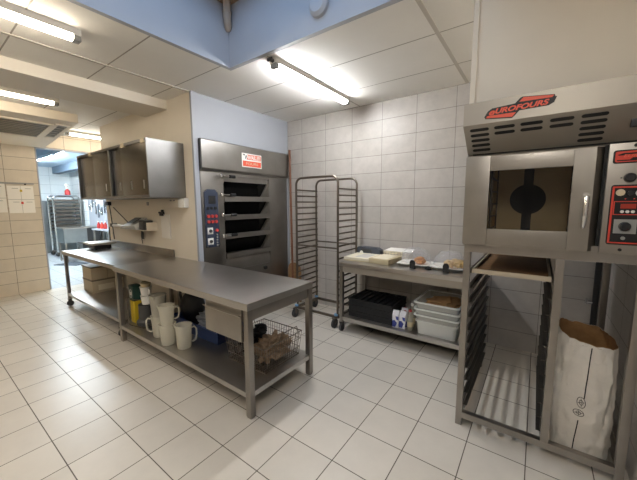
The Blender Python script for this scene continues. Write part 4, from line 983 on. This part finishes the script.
# beige containers under the second table
ZC = .2125
def container(label, x0, x1, y0, y1, z, h):
    t = thing('storage_container', label, 'container', ((x0+x1)/2, (y0+y1)/2, z), 'beige containers under the caster table'); o = t.location
    obj('bin', B(o).box(x0, y0, z, x1, y1, z+h-.022, .008), M['beigebox'], t)
    obj('lid', B(o).box(x0-.006, y0-.006, z+h-.022, x1+.006, y1+.006, z+h, .004), M['cap'], t, label='darker lid')
    return t
container('beige container, bottom of the stack, broad side with paper label', -6.02, -5.62, 1.66, 2.10, ZC, .215)
container('beige container on the stack, nearer the shelf front edge', -6.02, -5.62, 1.66, 1.875, ZC+.216, .21)
container('beige container on the stack, nearer the cream wall', -6.02, -5.62, 1.885, 2.10, ZC+.216, .21)
pq = B((-5.618, 1.8, ZC+.05)).box(-5.6198, 1.74, ZC+.04, -5.617, 1.96, ZC+.13)
tag(obj('paper_label', pq, M['cream2']), 'cream paper label on the lowest beige container', 'label')

# ------------------------------------------------------------------ back room
rk2 = thing('tray_rack', 'loaded tray rack on wheels seen through the doorway', 'rack', (-12.5, 3.15, 0)); o = rk2.location
x0, x1, y0, y1 = -12.75, -12.2, 2.80, 3.48
for x in (x0, x1):
    pts = [(x, a, c) for a, _, c in [(p[0], 0, p[2]) for p in hoop(y0, y1, 0, .13, 1.90, .10)]]
    obj('hoop', B(o).tubep(pts, .022, 10), M['chrome'], rk2)
obj('base_frame', B(o).box(x0, y0-.02, .12, x1, y0+.02, .16).box(x0, y1-.02, .12, x1, y1+.02, .16), M['tube'], rk2)
for x in (x0, x1):
    for y in (y0, y1):
        wb, fb = B(o), B(o); caster(wb, fb, x, y, .12, .06)
        c_ = obj('caster', wb, M['rubber'], rk2); obj('fork', fb, M['tube'], c_)
obj('rack_cover', B(o).box(x0+.02, y0+.06, 1.905, x1-.02, y1-.04, 1.935), M['wpaint'], rk2)
for k in range(13):
    z = 1.74-k*.115
    for y in (y0+.025, y1-.025): obj('runner', B(o).box(x0, y-.012, z-.02, x1, y+.012, z-.008), M['tube'], rk2)
for k in range(9):
    z = 1.74-k*.115+.002
    tt = thing('sheet_tray', 'grey sheet tray in the rack of the back room', 'tray', ((x0+x1)/2, (y0+y1)/2, z), 'sheet trays in the back room rack')
    q = tt.location
    obj('tray_pan', B(q).box(x0+.01, y0+.03, z-.008, x1-.01, y1-.03, z+.006).box(x1-.02, y0+.03, z+.006, x1-.01, y1-.03, z+.05).box(x0+.01, y0+.03, z+.006, x0+.02, y1-.03, z+.05), M['tube'], tt)
sk2 = thing('steel_sink', 'stainless steel sink unit with deep bowl in the back room', 'sink', (-10.75, 2.9, 0)); o = sk2.location
obj('bowl', B(o).box(-11.2, 2.59, .55, -10.6, 2.62, .95).box(-11.2, 3.10, .55, -10.6, 3.13, .95).box(-11.2, 2.62, .55, -11.17, 3.10, .95).box(-10.63, 2.62, .55, -10.6, 3.10, .95).box(-11.17, 2.62, .55, -10.63, 3.10, .58), M['grpanel'], sk2)
obj('rim', B(o).box(-11.24, 2.56, .95, -10.58, 2.62, .975).box(-11.24, 3.10, .95, -10.58, 3.55, .975).box(-11.24, 2.62, .95, -11.17, 3.10, .975).box(-10.63, 2.62, .95, -10.58, 3.10, .975), M['steel_top'], sk2)
for x in (-11.2, -10.64):
    for y in (2.60, 3.50): obj('leg', B(o).box(x, y, 0, x+.04, y+.04, .55 if y < 3 else .95), M['steel_v'], sk2)
obj('under_panel', B(o).box(-11.1, 3.14, .25, -10.65, 3.48, .94), M['devdk'], sk2)
tag(obj('floor_mat', B((-10.25, 2.55, 0)).hexa([(-10.5, 2.28, .0), (-9.9, 2.62, 0), (-10.05, 3.0, 0), (-10.65, 2.78, 0), (-10.5, 2.28, .012), (-9.9, 2.62, .012), (-10.05, 3.0, .012), (-10.65, 2.78, .012)]), M['mat_dk']), 'dark rubber mat on the back room floor', 'mat')
rb = thing('spray_bottle', 'red and white bottle standing on top of the back room rack', 'bottle', (-12.45, 3.25, 1.9355)); 
obj('bottle_body', B().lathe([(.07, 0), (.075, .02), (.07, .14), (.03, .18), (.025, .2)], seg=18), M['redbright'], rb)
obj('bottle_cap', B().lathe([(.03, .2), (.03, .3), (.05, .31), (.05, .36), (0, .365)], seg=16), M['white'], rb)
tb3 = thing('tool_board', 'pale board of hanging tools on the back room side wall', 'tool board', (-10.7, 3.6, 1.0)); o = tb3.location
obj('board', B(o).box(-11.8, 3.585, .95, -9.2, 3.599, 2.0), M['wpaint'], tb3)
for k in range(26):
    x = -11.7+k*.095; z = 1.85-.35*random.random(); l = .12+.25*random.random()
    tl = obj('hanging_tool', B(o).box(x-.012, 3.56, z-l, x+.012, 3.584, z).lathe([(0, z-l-.06), (.028, z-l-.04), (.03, z-l), (.01, z-l+.03)], (x, 3.565, 0), 10, 1, .5), M[('chrome', 'devdk', 'white', 'bluegrey', 'chrome')[k % 5]], tb3)
bs = thing('wash_table', 'white topped table below the tool board', 'table', (-9.6, 3.4, 0)); o = bs.location
obj('tabletop', B(o).box(-10.45, 3.2, .90, -8.9, 3.58, .94), M['wpaint'], bs)
for x in (-10.43, -8.95):
    for y in (3.22, 3.53): obj('leg', B(o).box(x, y, 0, x+.04, y+.04, .90), M['steel_v'], bs)
for k in range(3):
    q = thing('soap_bottle', ('red bottle on the white table, farther from the doorway', 'orange-red bottle in the middle on the white table', 'red bottle on the white table, closer to the doorway')[k], 'bottle', (-10.2+k*.16, 3.3+.03*k, .9405), 'red bottles on the back room table')
    obj('bottle_body', B().lathe([(.04, 0), (.045, .02), (.04, .12), (.02, .15), (.02, .18), (0, .182)], seg=14), M['red' if k == 1 else 'redbright'], q)
    obj('bottle_cap', B().cyl((0, 0, .183), (0, 0, .21), .02, 12), M['white'], q)

# ------------------------------------------------------------------ daylight and exposure
wd = bpy.data.worlds.new('sky'); scn.world = wd; wd.use_nodes = True
bgn = wd.node_tree.nodes['Background']; bgn.inputs[0].default_value = (.42, .66, 1.0, 1); bgn.inputs[1].default_value = 1.7
pa = bpy.data.lights.new('skylight_portal', 'AREA'); pa.shape = 'RECTANGLE'; pa.size = SX1-SX0-.3; pa.size_y = SY1-SY0-.3
pa.cycles.is_portal = True
po = bpy.data.objects.new('skylight_portal', pa); COL.objects.link(po); po.location = ((SX0+SX1)/2, (SY0+SY1)/2, SZ+.15)
scn.cycles.max_bounces = 12; scn.cycles.diffuse_bounces = 9; scn.cycles.glossy_bounces = 5; scn.cycles.transparent_max_bounces = 24
scn.cycles.use_denoising = True; scn.cycles.sample_clamp_indirect = 8
scn.cycles.blur_glossy = 1.0; scn.cycles.sample_clamp_indirect = 4
scn.cycles.caustics_reflective = False; scn.cycles.caustics_refractive = False
vs = scn.view_settings; vs.view_transform = 'Standard'; vs.look = 'None'; vs.exposure = .33; vs.gamma = 1
try: vs.use_curve_mapping = False
except Exception: pass
